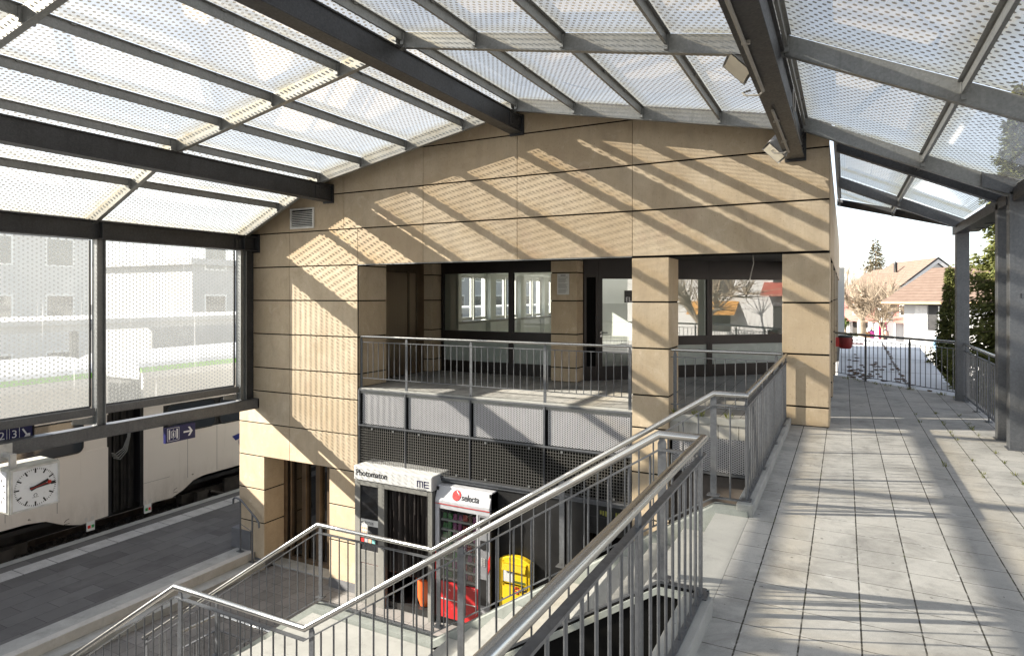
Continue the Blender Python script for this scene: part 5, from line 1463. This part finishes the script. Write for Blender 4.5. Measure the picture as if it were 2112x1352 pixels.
m.build('crown', HEDGE, t)
m = MB(); m.tube([(c.x, c.y, -3.9), (c.x, c.y, -1.0)], .08, 7); m.build('stem', BARK, t)
c = far(1784, 684, 57); t = thing('clay_pot', 'tall terracotta pot standing left of the pink coat', 'pot', (c.x, c.y, -3.9))
m = MB(); b0 = V((c.x, c.y, 0)); m.tube([b0 + V((0, 0, z)) for z in (-3.9, -3.2, -2.2, -1.5, -1.4)], [.3, .45, .5, .36, .42], 14); m.build('pot', TERRAC, t)
def person(px, d, label, top, seated=False):
    c = far(px, 690, d); x, y = c.x, c.y; zg = -3.9
    bm = bpy.data.meshes.new('person'); vs = [(0, 0, .95), (0, 0, 1.15), (0, 0, 1.38), (0, 0, 1.50), (0, .01, 1.60), (0, .01, 1.70), (.10, 0, .92), (.11, .02, .50), (.11, 0, .06), (.11, -.12, .03), (-.10, 0, .92), (-.11, -.08, .50), (-.11, .02, .06), (-.11, -.10, .03), (.19, 0, 1.40), (.25, .02, 1.12), (.24, -.08, .88), (-.19, 0, 1.40), (-.25, .02, 1.12), (-.24, -.08, .88)]
    es = [(0, 1), (1, 2), (2, 3), (3, 4), (4, 5), (0, 6), (6, 7), (7, 8), (8, 9), (0, 10), (10, 11), (11, 12), (12, 13), (2, 14), (14, 15), (15, 16), (2, 17), (17, 18), (18, 19)]
    bm.from_pydata(vs, es, []); bm.materials.append(DENIM)
    o = bpy.data.objects.new('person', bm); COL.objects.link(o); o.location = (x, y, zg + 1.15); o.rotation_euler = (0, 0, YAW)
    o['label'] = label; o['category'] = 'person'
    md = o.modifiers.new('Skin', 'SKIN'); rr = [.15, .14, .16, .06, .085, .08, .09, .06, .045, .04, .09, .06, .045, .04, .07, .05, .035, .07, .05, .035]
    for v, r in zip(bm.skin_vertices[0].data, rr): v.radius = (r, r)
    bm.skin_vertices[0].data[0].use_root = True
    s = o.modifiers.new('Sub', 'SUBSURF'); s.levels = 1; s.render_levels = 1
    ORG[o.name] = V((0, 0, 0))
    j = MB(); j.tube([(0, 0, .82), (0, 0, 1.0), (0, 0, 1.3), (0, 0, 1.46)], [.20, .19, .21, .10], 12); j.tube([(.2, 0, 1.42), (.26, .02, 1.12), (.25, -.08, .92)], [.085, .07, .05], 8); j.tube([(-.2, 0, 1.42), (-.26, .02, 1.12), (-.25, -.08, .92)], [.085, .07, .05], 8); jo = j.build('jacket', top, o)
    h = MB(); h.blob((0, 0, 1.66), .085, .095, .12, 12, 8); hd = h.build('head', SKIN, o)
    h = MB(); h.blob((0, .02, 1.70), .095, .10, .10, 12, 8); h.build('hair', BARK, o)
person(1797, 57, 'person in a bright pink jacket standing before the shop window', PINK)
person(1826, 57, 'person in a pale coat walking right of the magenta banner', SKIN)

# ------------------------------------------------------------------ trees
def needle_tree(name, label, base, H, r0, n_whorl, mat, dens, top_frac=0.0, droop=.35, trunk_r=.12, group=None, leaf=.13, bare=0.12, taper=.95):
    t = thing(name, label, 'tree', tuple(base), group); b = V(base)
    m = MB(); pts = [b + V((random.uniform(-.03, .03), random.uniform(-.03, .03), H * i / 8)) for i in range(9)]
    m.tube(pts, [max(.012, trunk_r * (1 - i / 8.2)) for i in range(9)], 8)
    cr = MB()
    for w in range(n_whorl):
        f = bare + (1 - bare) * (w + random.uniform(-.3, .3)) / n_whorl; f = min(max(f, bare * .6), .995)
        z = H * f; R = r0 * (1 - f) ** taper * random.uniform(.72, 1.12) + .05
        nb_ = max(4, int(7 - 2 * f)); a0 = random.uniform(0, 6.28)
        for k in range(nb_):
            a = a0 + 6.283 * k / nb_ + random.uniform(-.35, .35); Rk = R * random.uniform(.65, 1.1)
            d = V((math.cos(a), math.sin(a), 0)); s = V((-d.y, d.x, 0))
            tip = b + V((0, 0, z)) + d * Rk + V((0, 0, -droop * Rk + .16 * Rk))
            mid = b + V((0, 0, z)) + d * Rk * .55 + V((0, 0, -droop * Rk * .55))
            m.tube([b + V((0, 0, z)), mid, tip], [max(.008, .022 * R), max(.006, .013 * R), .004], 4, caps=False)
            nl = int(dens * (Rk + .12))
            for q in range(nl):
                u = random.uniform(.12, 1.0) ** .8
                p = (b + V((0, 0, z))).lerp(mid, u / .55) if u < .55 else mid.lerp(tip, (u - .55) / .45)
                sp_ = leaf * (1.6 - .7 * u)
                p = p + s * random.gauss(0, .30 * Rk * (1 - u * .6) * .5 + .02) + V((0, 0, random.gauss(-.01, .06) - random.random() * .09 * Rk))
                dr = (d * random.uniform(.2, 1) + s * random.uniform(-.9, .9) + V((0, 0, random.uniform(-.8, .25)))).normalized() * sp_
                wv = dr.cross(V((random.gauss(0, 1), random.gauss(0, 1), random.gauss(0, 1)))).normalized() * sp_ * .17
                cr.add([p - wv * .4, p + dr * .5 - wv, p + dr, p + dr * .5 + wv], [(0, 1, 2, 3)])
    m.build('trunk', BARK, t); cr.build('crown', mat, t); return t
c = far(2046, 0, 15.0); needle_tree('spruce_tree', 'tall dense spruce with yellow-green needles right behind the far grey column', (c.x + .55, c.y, -3.9), 10.6, 2.6, 86, SPRUCE, 105, leaf=.14, group='spruces beside the flat roof', droop=.45)
c = far(1959, 0, 21.0); needle_tree('spruce_tree', 'smaller slim spruce left of the far grey column, below the house roof', (c.x, c.y, -3.9), 6.7, 1.55, 62, SPRUCE, 105, taper=1.2, leaf=.12, group='spruces beside the flat roof', droop=.4)
c = far(1806, 0, 85.0); needle_tree('conifer_tree', 'tall sparse dark conifer rising behind the brown roofs', (c.x, c.y, -3.9), 13.2, 5.2, 34, CONIF, 9, leaf=.42, droop=-.05, trunk_r=.28, bare=.3)
# pollarded plane trees
def plane_tree(name, label, base, H, spread, seed, thin=1.0):
    rnd = random.Random(seed); t = thing(name, label, 'tree', tuple(base), 'bare trees in the square'); b = V(base); m = MB(); tw = MB()
    fork = b + V((0, 0, H * .52)); m.tube([b, b + V((.05, 0, H * .25)), fork], [.34 * thin, .27 * thin, .25 * thin], 9)
    for k in range(9):
        a = 6.283 * k / 9 + rnd.uniform(-.3, .3); d = V((math.cos(a), math.sin(a), 0)); L_ = spread * rnd.uniform(.65, 1.05)
        p1 = fork + d * L_ * .35 + V((0, 0, H * rnd.uniform(.06, .14))); p2 = fork + d * L_ * .7 + V((0, 0, H * rnd.uniform(.10, .22))); p3 = fork + d * L_ + V((0, 0, H * rnd.uniform(.12, .34)))
        m.tube([fork - V((0, 0, .2)), p1, p2, p3], [.17 * thin, .13 * thin, .10 * thin, .09 * thin], 7)
        for p in (p2, p3, p1):
            m.blob(p, .17 * thin, .17 * thin, .15 * thin, 7, 5, .25)
            for q in range(22):
                dd_ = V((rnd.gauss(0, .38), rnd.gauss(0, .38), 1)).normalized() if q % 3 else (d + V((rnd.gauss(0, .6), rnd.gauss(0, .6), rnd.uniform(-.2, .5)))).normalized(); l = rnd.uniform(.7, 2.0)
                tw.tube([p, p + dd_ * l * .5 + V((rnd.gauss(0, .07), rnd.gauss(0, .07), 0)), p + dd_ * l], [.022, .015, .006], 3, caps=False)
    m.build('trunk', BARKP, t); tw.build('twigs', BARKP, t)
c = far(1777, 0, 50); plane_tree('plane_tree', 'bare pollarded plane tree with pale knobby limbs in the square', (c.x, c.y, -3.9), 8.0, 2.4, 3)
c = far(1820, 0, 48); plane_tree('young_tree', 'thin young bare tree with a straight stem near the magenta banner', (c.x, c.y, -3.9), 6.6, 1.3, 8, .32)
c = far(1742, 0, 72); plane_tree('bare_tree', 'bare twiggy tree half hidden by the station side wall', (c.x, c.y, -3.9), 9.5, 3.2, 5, .6)
# dark hedge trees at the very left of the gap
# ------------------------------------------------------------------ beyond the tracks, seen hazily through the dotted glass
PF = MB(); PF.box(-24.5, -20.6, -30, 90, -4.8, ZP); PF.build('opposite_platform', PLATP, kind='structure')
pc_ = thing('platform_canopy', 'long flat canopy roof over the opposite platform beyond the train', 'canopy', (-22.6, 20, ZP))
m = MB(); m.box(-24.6, -20.4, -20, 70, .75, .95); m.box(-24.7, -20.3, -20, 70, .95, 1.1); m.build('roof', HOUSEG, pc_)
for y in range(-12, 66, 8):
    m = MB(); m.box(-22.7, -22.5, y, y + .2, ZP, .75); m.build('post', GALVM, pc_)
def block(name, label, x0, x1, y0, y1, z1, mat, rows, cols):
    t = thing(name, label, 'building', ((x0 + x1) / 2, (y0 + y1) / 2, -4.6), 'buildings beyond the tracks')
    m = MB(); m.box(x0, x1, y0, y1, -4.6, z1); m.build('wall', mat, t)
    m = MB(); m.box(x0 - .3, x1 + .3, y0 - .3, y1 + .3, z1, z1 + .35); m.build('roof', HOUSEG, t)
    for r in range(rows):
        for c in range(cols):
            y = y0 + (y1 - y0) * (c + .25) / cols; w = (y1 - y0) / cols * .5; z = -2.5 + r * 2.9
            m = MB(); m.box(x1 - .05, x1 + .03, y, y + w, z, z + 1.5); f = m.build('window', WFRAME, t)
            m = MB(); m.box(x1 + .03, x1 + .04, y + .1, y + w - .1, z + .1, z + 1.4); m.build('pane', TGLASS, f)
block('apartment_block', 'pale apartment block beyond the tracks behind the nearer screen pane', -46, -36, 6, 20, 5.2, HOUSEW, 3, 5)
block('apartment_block', 'grey apartment block beyond the tracks behind the farther screen pane', -42, -33, 24, 42, 3.6, HOUSEG, 3, 6)
block('apartment_block', 'long low grey block far along the tracks past the station building', -44, -34, 48, 80, 4.5, HOUSEG, 3, 8)
# houses to the right that the office glazing mirrors
rb_ = thing('house', 'white house with orange and red awnings reflected in the office glazing', 'house', (24, 12, -3.9))
m = MB(); m.box(22, 32, 3, 24, -3.9, 4.4); m.build('wall', HOUSEW, rb_)
m = MB(); m.prism([(21.2, 2.4, 4.4), (32.8, 2.4, 4.4), (27, 2.4, 8.6)], (0, 22.2, 0)); m.build('roof', ROOFT, rb_)
for y, mt, z in ((7.2, ORAW, 1.5), (11.4, REDAW, 2.6), (16.2, REDAW, -.9)):
    m = MB(); m.prism([(22, y, z), (20.8, y, z - .75), (20.8, y, z - .8), (22, y, z - .07)], (0, 2.8, 0)); m.build('awning', mt, rb_)
for z in (-2.6, .4, 2.5):
    for y in (4.2, 7.8, 11.9, 16.6, 20.6):
        m = MB(); m.box(21.95, 22.0, y, y + 1.7, z - .7, z + .8); m.build('window', CHAR, rb_)
plane_tree('bare_tree', 'bare tree reflected in the office glazing, outside the walkway', (15.5, 9.5, -3.9), 8.5, 2.6, 17, .45)
# ------------------------------------------------------------------ camera, sky, sun
cam = bpy.data.cameras.new('camera'); co = bpy.data.objects.new('camera', cam); COL.objects.link(co)
co.location = (0, 0, 1.8); co.rotation_euler = (rad(90), 0, YAW)
cam.sensor_fit = 'HORIZONTAL'; cam.sensor_width = 36; cam.lens = 1320.3 / 2112 * 36
cam.shift_x = 0; cam.shift_y = -(676 - 610.27) / 2112
cam.clip_start = .05; cam.clip_end = 3000
SC.camera = co
sd = V((1, .43, -.575)).normalized()
sun = bpy.data.lights.new('sun', 'SUN'); so2 = bpy.data.objects.new('sun', sun); COL.objects.link(so2)
sun.energy = 5.0; sun.angle = rad(.5); sun.color = (1, .93, .82)
so2.rotation_euler = sd.to_track_quat('-Z', 'Y').to_euler(); so2.location = (-20, -8, 20)
W = bpy.data.worlds.new('World'); SC.world = W; W.use_nodes = True
nt_ = W.node_tree; bg = nt_.nodes['Background']
sk = nt_.nodes.new('ShaderNodeTexSky'); sk.sky_type = 'NISHITA'; sk.sun_disc = False
sk.sun_elevation = math.asin(-sd.z); sk.sun_rotation = math.atan2(-sd.x, -sd.y)
sk.altitude = 500; sk.air_density = 1.0; sk.dust_density = 1.3; sk.ozone_density = 1.0
hs = nt_.nodes.new('ShaderNodeHueSaturation'); hs.inputs['Saturation'].default_value = .45
nt_.links.new(sk.outputs[0], hs.inputs['Color']); nt_.links.new(hs.outputs[0], bg.inputs[0]); bg.inputs[1].default_value = .082
SC.view_settings.view_transform = 'Standard'; SC.view_settings.look = 'None'; SC.view_settings.gamma = 1; SC.view_settings.use_curve_mapping = False
SC.view_settings.exposure = 2.08
SC.render.engine = 'CYCLES'
cy_ = SC.cycles
cy_.max_bounces = 8; cy_.diffuse_bounces = 4; cy_.glossy_bounces = 4; cy_.transmission_bounces = 6; cy_.transparent_max_bounces = 24
cy_.caustics_reflective = False; cy_.caustics_refractive = False; cy_.sample_clamp_indirect = 6; cy_.use_denoising = True
try: cy_.denoiser = 'OPENIMAGEDENOISE'
except Exception: pass
